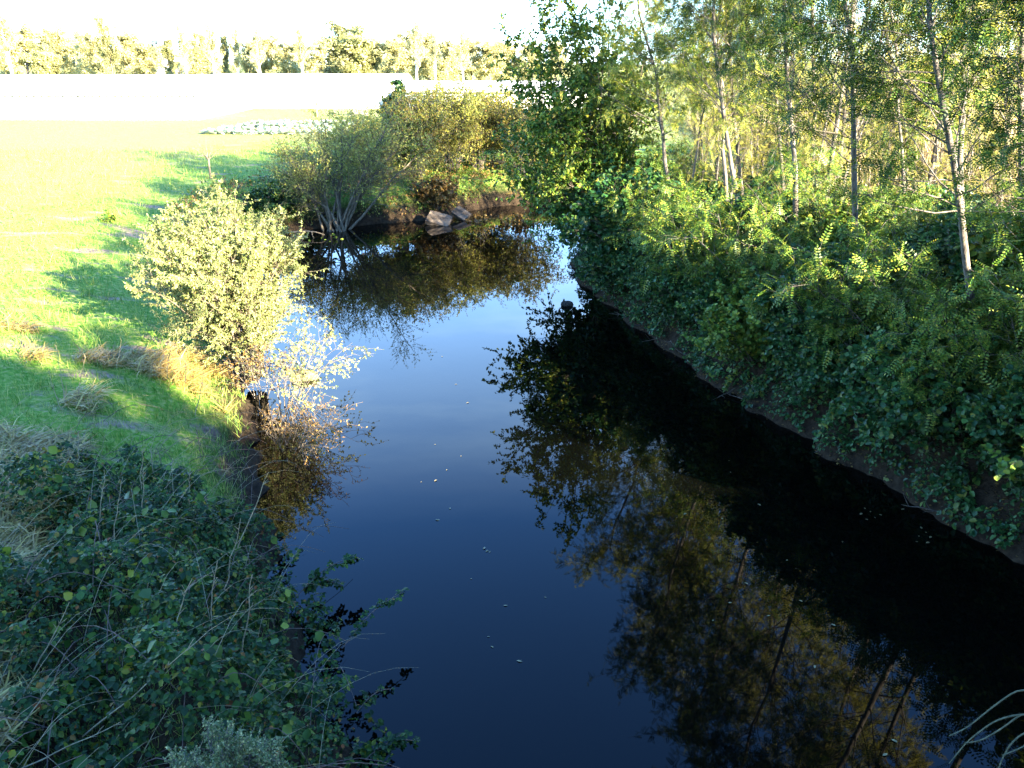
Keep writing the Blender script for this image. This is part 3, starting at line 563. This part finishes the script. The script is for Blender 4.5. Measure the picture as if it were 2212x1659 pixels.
# thin saplings standing between the trunks
for k in range(30):
    xa = 1490 + k * 24 + rng.uniform(-15, 15); Yd = rng.uniform(23, 30); a, b_ = W(xa, 340, Yd), W(xa + rng.normal(18, 30), 20, Yd + rng.uniform(-.5, .5)); d = (b_ - a) / (b_ - a)[2]; zb = H(a[0], Yd); foot = a + d * (zb - .1 - a[2])
    locust(wavy(foot, foot + d * rng.uniform(6.5, 8.5), 10, .05), rng.uniform(.024, .038), 'thin dark sapling stem among the bigger locust trunks', 'locust_pale', 'thin sapling stems in the locust stand', nb=20, nleaf=4, blen=1.4, lsize=.21, start=.1)
# background of the stand: smaller pale locusts, copies of three
proto = []
for k in range(3):
    o = locust(wavy(np.zeros(3), np.array([rng.uniform(-.8, .8), 0, 7.5]), 9, .06), .05, 'pale yellow-green young locust deep in the stand behind the trunks', 'locust_pale', 'young locusts filling the back of the stand', nb=28, nleaf=7, start=.06, blen=2.0, lsize=.24); proto.append(o)
spots = [(x + rng.uniform(-.8, .8), y + rng.uniform(-.8, .8)) for x, y in [(9, 31), (11.5, 33), (14, 33), (17, 34), (20, 34), (12, 37), (15, 37), (18, 38), (21, 36), (10, 36), (8, 34), (14, 42), (18, 44), (22, 42), (25, 40), (6.5, 31.5), (7.4, 38), (24, 46), (13, 29.5), (16, 29.5), (18.5, 30), (10, 28.5), (8, 29.5), (21, 40), (27, 44), (16, 46), (20, 50)]]
for k, (x, y) in enumerate(spots):
    o = proto[k] if k < 3 else copy_tree(proto[k % 3]); o.location = (x, y, H(x, y) - .1); o.rotation_euler = (0, 0, rng.uniform(0, 6.28)); s_ = rng.uniform(.75, 1.15); o.scale = (s_, s_, s_)
UN = [(7.5, 26.5), (9.2, 26), (11, 25.6), (13, 25.2), (15, 25), (17, 25), (8.6, 24.2), (12.2, 23.6), (14.4, 22.4), (16.4, 22.8), (10.2, 29.8), (12.4, 28.6), (14.8, 28), (17.4, 27.6), (19.6, 26.6), (18.4, 23), (15.8, 20), (7.0, 29.2)]
for k, (x, y) in enumerate(UN):
    o = copy_tree(proto[k % 3]); o.location = (x, y, H(x, y) - .1); o.rotation_euler = (0, 0, rng.uniform(0, 6.28)); s_ = rng.uniform(.34, .6); o.scale = (s_ * 1.3, s_ * 1.3, s_)
    tag(o, 'low pale yellow-green locust sapling among the locust trunks', 'tree', 'low locust saplings under the trunks')
# locusts leaning over the water
for (bx_, by_, ex, ey, ez, lab, lf) in ((5.2, 26.5, 3.4, 25.6, 9.0, 'yellow-green locust with a thin trunk just right of the elm', 'locust'), (6.3, 24.4, 5.3, 23.6, 8.4, 'bright green locust rising out of the hazels right of the elm', 'locust'),
                                    (7.6, 17.5, 5.2, 15.8, 9.8, 'overhanging locust whose dark crown mirrors in the river', 'locust_shaded'), (8.2, 14.0, 5.0, 12.0, 9.0, 'near overhanging locust reflected at the bottom of the river', 'locust_shaded'),
                                    (6.9, 20.2, 4.9, 18.8, 10.5, 'slanting locust leaning out between the hazels', 'locust_shaded'), (10.8, 10.4, 7.6, 8.2, 9.2, 'near leaning locust beside the bridge end', 'locust_shaded'), (9.6, 17.4, 7.6, 16.8, 11.5, 'tall locust standing behind the bank hazels', 'locust_pale'),
  (6.4, 22.6, 4.2, 21.6, 10.5, 'leafy locust spreading over the water past the bank corner', 'locust_shaded'), (8.8, 12.2, 5.6, 9.8, 9.4, 'dense near locust whose top lies above the picture', 'locust_shaded'), (9.6, 15.2, 7.0, 13.8, 11.0, 'high locust behind the overhanging ones', 'locust_pale')):
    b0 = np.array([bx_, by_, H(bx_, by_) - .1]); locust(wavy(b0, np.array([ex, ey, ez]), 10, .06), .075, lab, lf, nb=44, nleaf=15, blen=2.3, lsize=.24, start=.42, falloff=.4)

HZ = [(3.9, 27.4, 2.7, 'M'), (4.6, 25.0, 2.9, 'dark hazel bush at the water corner below the elm'), (5.6, 23.4, 2.9, ''), (5.2, 21.4, 2.4, ''), (6.6, 21.0, 3.0, ''), (6.0, 19.0, 2.3, ''), (7.6, 18.6, 3.0, ''), (7.2, 16.4, 2.4, ''), (8.8, 15.8, 3.0, ''), (8.4, 13.8, 2.5, ''), (10.0, 13.2, 3.2, ''), (9.4, 11.4, 2.6, ''), (11.2, 11.0, 3.4, ''), (8.0, 22.6, 2.8, ''), (9.2, 20.0, 2.8, ''), (10.4, 17.4, 2.8, ''), (11.4, 14.8, 3.2, ''), (12.6, 12.4, 3.4, ''), (4.2, 30.8, 2.2, ''), (7.2, 25.6, 2.2, ''), (9.2, 23.6, 2.0, ''), (11.4, 20.8, 2.2, ''), (13.2, 17.6, 2.4, ''), (12.2, 9.0, 3.0, '')]
HL = ['round-leaved hazel tucked behind the foot of the elm', 'dark hazel bush at the water corner below the elm', 'broad hazel with pale-rimmed round leaves above the bank corner', 'low hazel hanging over the bank just past the corner', 'full dark hazel in the middle of the bank hedge', 'low dark hazel above the bare mud edge', 'tall hazel under the slanting locust', 'low hazel overhanging the mud halfway along the bank', 'high hazel behind the overhanging locust foot', 'low leafy hazel near the wider mud edge', 'big hazel on the near part of the bank', 'near hazel hanging low towards the water', 'tall near hazel at the right side of the bank', 'hazel in second row below the slim locusts', 'hazel in second row under the straight locust trunk', 'hazel in second row by the white-footed trunk', 'second row hazel near the tall right hazel', 'big broad-leaved hazel at the bank top by the bridge', 'low hazel between the elm and the far bend', 'thin hazel at the feet of the left locusts', 'low hazel at the foot of the upright grey locust', 'low hazel in dry grass under the leaning locusts', 'low hazel before the dry hillside', 'nearest hazel beside the bridge end']
hp = []
for k in range(4):
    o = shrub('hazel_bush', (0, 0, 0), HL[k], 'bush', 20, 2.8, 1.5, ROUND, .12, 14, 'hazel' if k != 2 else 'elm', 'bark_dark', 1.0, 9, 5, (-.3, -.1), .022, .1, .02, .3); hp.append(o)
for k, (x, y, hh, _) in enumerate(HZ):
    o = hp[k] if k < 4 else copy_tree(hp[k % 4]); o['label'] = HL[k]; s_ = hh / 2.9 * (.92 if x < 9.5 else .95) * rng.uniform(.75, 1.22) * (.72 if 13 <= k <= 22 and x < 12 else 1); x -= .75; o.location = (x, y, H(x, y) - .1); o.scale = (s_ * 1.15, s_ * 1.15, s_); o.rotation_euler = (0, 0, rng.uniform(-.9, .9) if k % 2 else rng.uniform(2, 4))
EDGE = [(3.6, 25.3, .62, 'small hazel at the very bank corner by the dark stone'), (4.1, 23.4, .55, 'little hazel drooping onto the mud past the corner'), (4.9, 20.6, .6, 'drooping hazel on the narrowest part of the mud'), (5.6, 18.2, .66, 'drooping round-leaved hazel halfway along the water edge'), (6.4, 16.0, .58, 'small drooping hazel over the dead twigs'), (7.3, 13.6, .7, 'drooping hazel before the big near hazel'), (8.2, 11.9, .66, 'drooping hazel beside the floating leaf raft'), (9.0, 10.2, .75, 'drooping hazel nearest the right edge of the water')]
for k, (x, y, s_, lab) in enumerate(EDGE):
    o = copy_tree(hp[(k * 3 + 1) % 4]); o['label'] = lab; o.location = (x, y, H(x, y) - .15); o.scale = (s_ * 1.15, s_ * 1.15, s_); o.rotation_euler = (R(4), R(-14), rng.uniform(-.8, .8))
# low locust suckers with bright pinnate leaves along the bank
SK = [(4.6, 22.6), (5.4, 20.2), (6.2, 17.8), (7.0, 15.6), (7.8, 13.2), (8.9, 11.8), (9.4, 9.6), (7.8, 20.4), (9.6, 16.2), (10.6, 12.6), (5.6, 27.6), (8.6, 17.8), (5.9, 18.9), (7.5, 14.6), (8.4, 12.4), (4.3, 24.2), (9.9, 14.4)]
SL = ['locust sucker with lit fronds above the bank corner', 'arching locust sucker over the narrow mud edge', 'locust sucker with bright fronds halfway down the bank', 'feathery locust sucker over the middle mud edge', 'feathery locust sucker above the widest mud', 'locust sucker among the near hazels', 'big-fronded locust sucker at the near bank by the bridge', 'sunlit locust sucker between tall hazels', 'sunlit locust sucker above the second hazel row', 'locust sucker beside the tall near hazel', 'yellow-green sucker between the elm and the locusts', 'locust sucker under the slanting locust', 'drooping locust sucker with lit tips by the middle edge hazels', 'drooping locust sucker just above the dead twigs', 'drooping sucker with long fronds near the leaf raft', 'drooping sucker by the corner hazels', 'tall sucker among the big near hazels']
sk = []
for k, (x, y) in enumerate(SK):
    if k < 3:
        o = shrub('locust_sucker', (0, 0, 0), SL[k], 'shrub', 6, 2.6, 1.2, PINN, .30, 5, 'elm', 'bark_grey', .9, 8, 4, (-.6, -.3), .018, .25, .02, .4); sk.append(o)
    else: o = copy_tree(sk[k % 3])
    o['label'] = SL[k]; o.location = (x, y, H(x, y) - .1); s_ = rng.uniform(.85, 1.2); o.scale = (s_, s_, s_); o.rotation_euler = (0, 0, rng.uniform(-.7, .7))
# ivy and low undergrowth over the right bank slope
def scatter(n, xr, yr, keep):
    x = rng.uniform(*xr, n); y = rng.uniform(*yr, n); h_, s2, a, b_, c = terrain(x, y); k_ = keep(x, y, s2, a, b_, c)
    return x[k_], y[k_], h_[k_], s2[k_]
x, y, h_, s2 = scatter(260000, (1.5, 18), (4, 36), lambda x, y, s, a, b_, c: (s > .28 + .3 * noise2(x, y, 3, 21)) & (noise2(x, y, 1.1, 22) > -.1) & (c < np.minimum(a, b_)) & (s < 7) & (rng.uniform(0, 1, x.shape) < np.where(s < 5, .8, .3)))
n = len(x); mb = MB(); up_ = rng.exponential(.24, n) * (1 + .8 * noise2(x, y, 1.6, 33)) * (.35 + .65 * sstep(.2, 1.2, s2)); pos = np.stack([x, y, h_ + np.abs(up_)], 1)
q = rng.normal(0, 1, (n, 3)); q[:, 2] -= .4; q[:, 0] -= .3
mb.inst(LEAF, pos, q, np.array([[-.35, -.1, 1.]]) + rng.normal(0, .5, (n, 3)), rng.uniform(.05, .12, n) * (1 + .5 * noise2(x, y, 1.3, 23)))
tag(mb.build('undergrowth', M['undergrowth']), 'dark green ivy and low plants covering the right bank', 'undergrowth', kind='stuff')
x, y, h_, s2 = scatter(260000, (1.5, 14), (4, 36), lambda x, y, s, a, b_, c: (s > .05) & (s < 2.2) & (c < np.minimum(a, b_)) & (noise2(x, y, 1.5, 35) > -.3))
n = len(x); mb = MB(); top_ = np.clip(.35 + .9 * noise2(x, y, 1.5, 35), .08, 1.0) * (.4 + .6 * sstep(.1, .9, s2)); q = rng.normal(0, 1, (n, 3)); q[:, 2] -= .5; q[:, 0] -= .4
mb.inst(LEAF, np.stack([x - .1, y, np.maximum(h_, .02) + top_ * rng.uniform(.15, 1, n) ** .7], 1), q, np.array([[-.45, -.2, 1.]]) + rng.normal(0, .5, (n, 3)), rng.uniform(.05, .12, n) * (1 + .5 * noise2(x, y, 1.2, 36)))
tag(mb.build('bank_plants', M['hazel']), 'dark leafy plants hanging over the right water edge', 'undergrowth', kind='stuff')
# leaf litter on the mud edge
x, y, h_, s2 = scatter(90000, (1, 14), (2, 40), lambda x, y, s, a, b_, c: (s > -.03) & (s < 1.6) & (c < np.minimum(a, b_)))
n = len(x); mb = MB(); q = rng.normal(0, 1, (n, 3)); q[:, 2] *= .15
mb.inst(DIA, np.stack([x, y, h_ + .012], 1), q, np.array([[0, 0, 1.]]) + rng.normal(0, .25, (n, 3)), rng.uniform(.03, .07, n))
tag(mb.build('leaf_litter', M['rusty']), 'brown fallen leaves on the mud along the right bank', 'leaf litter', kind='stuff')
for k in range(12):
    yy = 9.5 + k * 1.45 + rng.uniform(-.5, .5); xe = float(np.interp(yy, [10.8, 14.4, 18.2, 21.8, 26], [7.6, 6.0, 4.7, 3.66, 2.75]))
    mb = MB(); a = rng.uniform(2.2, 4.2); L_ = rng.uniform(.4, 1.2); tl = limb((xe + .25, yy, .10), (math.cos(a), math.sin(a), -.10), L_, 6, .12); mb.tube(tl, np.linspace(.014, .005, 7), 5)
    for j in range(3): p_, d_ = along(tl, rng.uniform(.3, .9)); mb.tube(limb(p_, side(d_, .8), L_ * .3, 3, .15), [.006, .005, .004, .002], 4)
    tag(mb.build('twig', M['bark_dark'], loc=tuple(tl[0])), 'dead twig lying half in the water along the right mud edge', 'twig', 'dead twigs along the right water edge')
# dry tall grass on the slope behind the stand
x, y, h_, s2 = scatter(140000, (9, 60), (16, 80), lambda x, y, s, a, b_, c: (s > 6) & (x > 6 + .12 * y) & (c < a))
n = len(x); mb = MB(); q = rng.normal(0, .28, (n, 3)); q[:, 2] = 1
mb.inst(BLADE, np.stack([x, y, h_ - .03], 1), q, rng.normal(0, 1, (n, 3)), rng.uniform(.5, 1.5, n) * np.where(x > 15, 1, .6))
tag(mb.build('dry_grass_slope', M['reddry']), 'reddish tan tall dry grass on the slope behind the locusts', 'dry grass', kind='stuff')
# bare pale branches sticking out at the right
for (a0, a1, Yd, lab) in (((2230, 250), (2030, 212), 15, 'pale bare branch reaching in at the upper right'), ((1985, 262), (1780, 240), 18, 'thin pale bare branch crossing the locust trunks'), ((1860, 300), (1650, 262), 21, 'thin arched bare branch left of the upright locust')):
    mb = MB(); tl = wavy(W(*a0, Yd), W(*a1, Yd + .6), 8, .06); mb.tube(tl, np.linspace(.03, .008, 8), 6)
    for k in range(5):
        p_, d_ = along(tl, rng.uniform(.2, .95)); mb.tube(limb(p_, side(d_, .6), .6, 4, .15, .02), np.linspace(.01, .003, 5), 4)
    tag(mb.build('bare_branch', M['bark_pale'], loc=tuple(tl[0]), smooth=True), lab, 'branch')

# big trees behind the bridge, outside the picture, that shade the near left bank
wood, crown = MB(), MB(); bt = thing('roadside_tree', (0, 0, 0), 'tall tree behind the bridge out of the picture', 'tree', 'trees behind the bridge')
tree([wavy((0, 0, 0), (.4, 0, 13), 9, .12)], .26, 44, CLUMP, .75, 6, wood, crown, .25, 3.6, (.6, 1.2), .05, .15, 6, .1, .45, .3, k=7)
wood.build('trunk', M['bark_grey'], bt, smooth=True); crown.build('crown', M['elm'], bt)
for k, (x, y) in enumerate(((7.5, -9), (10, -9.8), (12.2, -9.4), (4.6, -10.5), (11, -14), (7.5, -14.5))):
    o = bt if k == 0 else copy_tree(bt)
    o.location = (x, y, H(x, y) - .1); o.rotation_euler = (0, 0, k * 1.3); o.scale = (1, 1, .74 + .03 * k)

o = copy_tree(bt); o.location = (14.6, -9.4, H(14.6, -9.4) - .1); o.scale = (.95, .95, .82); o.rotation_euler = (0, 0, 4)
o = copy_tree(bt); o.location = (16.9, -8.8, H(16.9, -8.8) - .1); o.scale = (.9, .9, .74); o.rotation_euler = (0, 0, 2)

# ------------------------------------------------------------------ left bank: brambles, grass, stalks
def bram_h(x, y, s): return (.25 + .75 * sstep(-.3, 1.0, s)) * (.75 + .45 * noise2(x, y, 2.4, 44)) * (1 - sstep(9.6, 12.4, y + .8 * noise2(x, y, 1.8, 47))) * (1 - sstep(2.2, 3.8, s + .8 * noise2(x, y, 2.8, 45)))
x, y, h_, s2 = scatter(190000, (-10, .5), (.8, 15), lambda x, y, s, a, b_, c: (s > -.45) & (s < 6) & (a < c))
bh = bram_h(x, y, s2); k_ = bh > .08; x, y, h_, s2, bh = x[k_], y[k_], h_[k_], s2[k_], bh[k_]
k_ = rng.uniform(0, 1, len(x)) < (.45 + .55 * noise2(x, y, .6, 46)) * (.25 + .75 * sstep(.1, .5, bh)); x, y, h_, s2, bh = x[k_], y[k_], h_[k_], s2[k_], bh[k_]
n = len(x); dz = rng.exponential(.13, n); pos = np.stack([x, y, np.maximum(np.maximum(h_, 0) + bh * 1.15 - dz, np.maximum(h_, 0.02))], 1)
q = rng.normal(0, 1, (n, 3)); q[:, 2] *= .35; q[:, 2] -= .15
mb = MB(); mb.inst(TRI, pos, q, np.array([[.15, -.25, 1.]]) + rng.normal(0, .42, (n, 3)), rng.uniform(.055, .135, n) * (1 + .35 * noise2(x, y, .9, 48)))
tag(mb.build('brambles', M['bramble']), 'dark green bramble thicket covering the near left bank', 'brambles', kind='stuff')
k_ = rng.uniform(0, 1, n) < .035; m_ = int(k_.sum()); mb = MB(); cl = noise2(pos[k_, 0], pos[k_, 1], 1.3, 49) > -.1; pp = pos[k_][cl]; m_ = len(pp); pp[:, 2] += .05 + rng.uniform(0, .1, m_)
q = rng.normal(0, 1, (m_, 3)); q[:, 2] -= .6; mb.inst(ROUND, pp, q, np.array([[.1, -.5, .8]]) + rng.normal(0, .35, (m_, 3)), rng.uniform(.08, .15, m_))
tag(mb.build('hazel_sprouts', M['elm']), 'larger yellow-green leaves growing up through the brambles', 'leaves', kind='stuff')
# bare bramble canes in the thicket
mb = MB()
for k in range(260):
    xx, yy = rng.uniform(-7.5, -2), rng.uniform(3, 14); hh, ss, *_ = [float(a[0]) for a in terrain(np.array([xx]), np.array([yy]))]
    if ss < .1 or ss > 5: continue
    a = rng.uniform(0, 6.28); L_ = rng.uniform(.5, 1.6); t_ = np.linspace(0, 1, 7); z0 = hh + float(bram_h(np.array(xx), np.array(yy), np.array(ss))) * .9
    mb.tube(np.stack([xx + math.cos(a) * L_ * t_, yy + math.sin(a) * L_ * t_, z0 + .3 * np.sin(t_ * 3.0) - .1], 1), np.linspace(.006, .003, 7), 4)
tag(mb.build('bramble_stems', M['cane']), 'thin brown canes tangled through the bramble thicket', 'brambles', kind='stuff')
def cane(pts, label, nl=26, ls=.11):
    pts = np.asarray(pts); o = thing('bramble_cane', pts[0], label, 'bramble'); w_, c_ = MB(), MB(); p_ = pts - pts[0]; w_.tube(p_, np.linspace(.007, .003, len(p_)), 5)
    twig_leaves(c_, TRI, p_, nl, ls, .1, .1, .9, .75); w_.build('stem', M['cane'], o, smooth=True); c_.build('leaves', M['bramble'], o)
def arcp(a, b_, n=10, sag=.2):
    t_ = np.linspace(0, 1, n)[:, None]; p_ = a[None] * (1 - t_) + b_[None] * t_; p_[:, 2] += sag * np.sin(t_[:, 0] * math.pi); return p_
cane(arcp(W(640, 1290, 9.6), W(775, 1205, 10.3), sag=.15), 'leafy bramble cane arching out over the water, the farthest one', 55, .12)
cane(arcp(W(660, 1270, 9.7), W(735, 1265, 10.0), sag=.1), 'short bushy bramble shoot below the farthest arching cane', 40, .12)
cane(arcp(W(740, 1400, 8.4), W(870, 1280, 9.2), sag=.12), 'long thin bramble cane pointing up over the blue water', 40, .10)
cane(arcp(W(770, 1540, 7.4), W(850, 1488, 7.7), sag=.1), 'small reddish bramble shoot over the water', 14, .09)
cane(arcp(W(790, 1640, 6.8), W(900, 1600, 7.0), sag=.1), 'leafy bramble cane at the lower edge of the river', 50, .11)
cane(arcp(W(735, 1440, 8.0), W(770, 1525, 7.4), sag=.06), 'bare hanging bramble cane against the water', 4, .07)
# tall dry stalks
ST = [(206, 1150, 225, 1015), (300, 1120, 310, 1010), (165, 990, 170, 930), (330, 1000, 333, 945), (240, 1180, 262, 1040), (405, 1080, 412, 1010), (450, 1330, 470, 1210), (300, 1060, 306, 975), (480, 1250, 520, 1120), (510, 1160, 580, 1020), (130, 870, 105, 800), (140, 860, 120, 745), (160, 850, 185, 770), (420, 880, 440, 800), (520, 1380, 545, 1240), (340, 1420, 415, 1250), (60, 1440, 150, 1300), (170, 1560, 420, 1390), (20, 1640, 260, 1560), (30, 1560, 120, 1470), (250, 780, 262, 735), (360, 800, 368, 750), (395, 810, 401, 770)]
for k, (xa, ya, xb, yb) in enumerate(ST):
    a = G(xa, ya, 1.7 if ya > 950 else 1.45); b_ = W(xb, yb, a[1] + .05); mb = MB(); tl = wavy(a - (0, 0, .15), b_, 8, .012); mb.tube(tl, np.linspace(.008, .003, 8), 5)
    for j in range(4):
        p_, d_ = along(tl, rng.uniform(.55, .98)); mb.tube(limb(p_, side(d_, .5), .09, 2, .1), [.004, .003, .002], 4)
    tag(mb.build('dry_stalk', M['straw_stem'], loc=tuple(a)), 'tall thin pale dry stalk rising from the left bank growth', 'stalk', 'dry stalks standing on the left bank')
# matted dead grass
x, y, h_, s2 = scatter(170000, (-16, -2.5), (3, 18), lambda x, y, s, a, b_, c: (a < c) & (s > .4) & (noise2(x, y, 3.5, 61) + 1.3 * np.exp(-((s - 4.3) / 1.8) ** 2) * (y < 12.5) + .45 * np.exp(-((s - 1.2) / 1) ** 2) * (y > 11.5) - 2.0 * (y < 15.5) * (s < 2.6) > .42))
keepz = noise2(x, y, 3.5, 61)
n = len(x); mb = MB(); a = .8 + .8 * noise2(x, y, 2.0, 62) + rng.normal(0, 1.1, n); q = np.stack([np.cos(a), np.sin(a), np.abs(rng.normal(.25, .45, n))], 1)
mb.inst(BLADE, np.stack([x, y, h_ + rng.uniform(0, .12, n) + .5 * bram_h(x, y, s2)], 1), q, -np.array([[0, 0, 1.]]) + rng.normal(0, .3, (n, 3)), rng.uniform(.15, .55, n) * .8)
tag(mb.build('dry_grass', M['straw']), 'matted pale dead grass on the left bank', 'dry grass', kind='stuff')
# long single straws leaning over the brambles
mb = MB()
for k in range(420):
    xx, yy = rng.uniform(-8.5, -1.5), rng.uniform(3, 13.5); hh, ss, *_ = [float(a[0]) for a in terrain(np.array([xx]), np.array([yy]))]
    if ss < .4 or ss > 6.5: continue
    a = rng.normal(.6, .7); L_ = rng.uniform(.4, 1.3); t_ = np.linspace(0, 1, 6); z0 = hh + float(bram_h(np.array(xx), np.array(yy), np.array(ss))) * .9
    mb.tube(np.stack([xx + math.cos(a) * L_ * t_, yy + math.sin(a) * L_ * t_, z0 + rng.uniform(.15, .6) * np.sin(t_ * 2.2)], 1), np.linspace(.0035, .0015, 6), 3)
tag(mb.build('straw_stems', M['straw_stem']), 'long thin dry straws leaning over the brambles', 'dry grass', kind='stuff')
# green grass
def grass_keep(x, y, s, a, b_, c):
    d2 = np.hypot(x, y); return ((a < c) | (b_ < c)) & (s > .25) & (rng.uniform(0, 1, x.shape) < np.minimum(1, (13 / d2) ** 2)) & (noise2(x, y, 1.7, 71) > -.55)
x, y, h_, s2 = scatter(700000, (-34, -2), (4, 56), grass_keep)
n = len(x); mb = MB(); q = rng.normal(0, .4, (n, 3)); q[:, 2] = 1; d2 = np.hypot(x, y)
mb.inst(BLADE, np.stack([x, y, h_ - .01], 1), q, rng.normal(0, 1, (n, 3)), rng.uniform(.06, .15, n) * (1 + d2 / 40) * (1 + .4 * noise2(x, y, 1.2, 72)))
tag(mb.build('grass', M['grass']), 'short green grass on the left bank and field', 'grass', kind='stuff')
# reddish clods of mown weeds on the left bank and far shaded grass are part of the ground
# grey-green seeding bush at the lower edge
p = np.array([-1.75, 4.35, 0]); p[2] = 2.0
shrub('seeding_bush', (W(470, 1640, 4.7)[0], 4.7, W(470, 1640, 4.7)[2] - .95), 'dense grey-green small-leaved bush with whitish seed heads at the lower edge', 'bush', 30, .98, .42, DIA, .022, 26, 'greygreen', 'bark_grey', .3, 10, 5, (0, 0), .006, .35, .05, 0)
# arching pale stems at the lower right
o = thing('arching_plant', W(2330, 1560, 4.2), 'pale hairy arching stems drooping in at the lower right corner', 'plant'); o0 = np.array(o.location)
for pl in ([(2330, 1560), (2212, 1478), (2140, 1530), (2090, 1572), (2050, 1590)], [(2330, 1560), (2212, 1540), (2150, 1555), (2090, 1600), (2050, 1650)], [(2330, 1560), (2212, 1536), (2170, 1570), (2120, 1600), (2085, 1605)], [(2330, 1560), (2212, 1580), (2180, 1610), (2160, 1650), (2150, 1690)], [(2330, 1560), (2260, 1590), (2212, 1612), (2190, 1622), (2165, 1632)]):
    c = np.array([W(a, b_, 4.2 - .05 * i) for i, (a, b_) in enumerate(pl)]); t0 = np.linspace(0, 1, 5); t1 = np.linspace(0, 1, 24)
    cc = np.stack([np.interp(t1, t0, c[:, k]) for k in range(3)], 1)
    for _ in range(4): cc[1:-1] = (cc[:-2] + cc[2:] + 2 * cc[1:-1]) / 4
    mb = MB(); mb.tube(cc - o0, np.linspace(.006, .003, 24), 6); hp_ = cc - o0
    for k in range(160):
        p_, d_ = along(hp_, rng.uniform(0, 1)); e = p_ + side(d_, 1.2) * rng.uniform(.008, .016); mb.tube([p_, e], [.0009, .0004], 3)
    mb.build('stem', M['pale_stem'], o)
# floating leaves
FL = [(940, 960), (996, 985), (965, 1015), (910, 1041), (941, 1038), (972, 1098), (945, 1123), (1046, 1184), (1052, 1190), (1058, 1192), (1018, 1250), (1092, 1308), (1178, 1290), (1055, 1375), (1063, 1397), (1122, 1428), (1575, 995), (1578, 1020), (1730, 1298), (1577, 1302), (1640, 1090), (1560, 1120), (1612, 1260), (1912, 1630), (1932, 1600), (1700, 1210), (1820, 1170), (1660, 1330), (1800, 1350), (1760, 1440), (985, 830), (955, 770), (1010, 870), (1480, 1110), (1540, 1340), (1950, 1100), (1860, 1110), (1880, 1105), (1890, 1118), (1902, 1112), (1872, 1122), (1868, 1098), (1990, 1140), (2000, 1150), (2010, 1160), (1985, 1158), (1980, 1170), (2004, 1172)]
fl = None
for k, (px, py) in enumerate(FL):
    p = G(px, py, .006)
    if fl is None:
        mb = MB(); mb.add(np.array([[0, -.5, 0], [.22, -.15, .06], [.2, .25, .05], [0, .5, .0], [-.2, .25, .08], [-.22, -.15, .05]]), [[0, 1, 2, 3], [0, 3, 4, 5]]); fl = mb.build('floating_leaf', M['float']); o = fl
    else: o = fl.copy(); col.objects.link(o)
    o.location = p; o.rotation_euler = (0, 0, rng.uniform(0, 6.28)); s_ = rng.uniform(.035, .08); o.scale = (s_, s_, s_)
    tag(o, 'pale fallen leaf floating on the dark river', 'leaf', 'fallen leaves floating on the river')
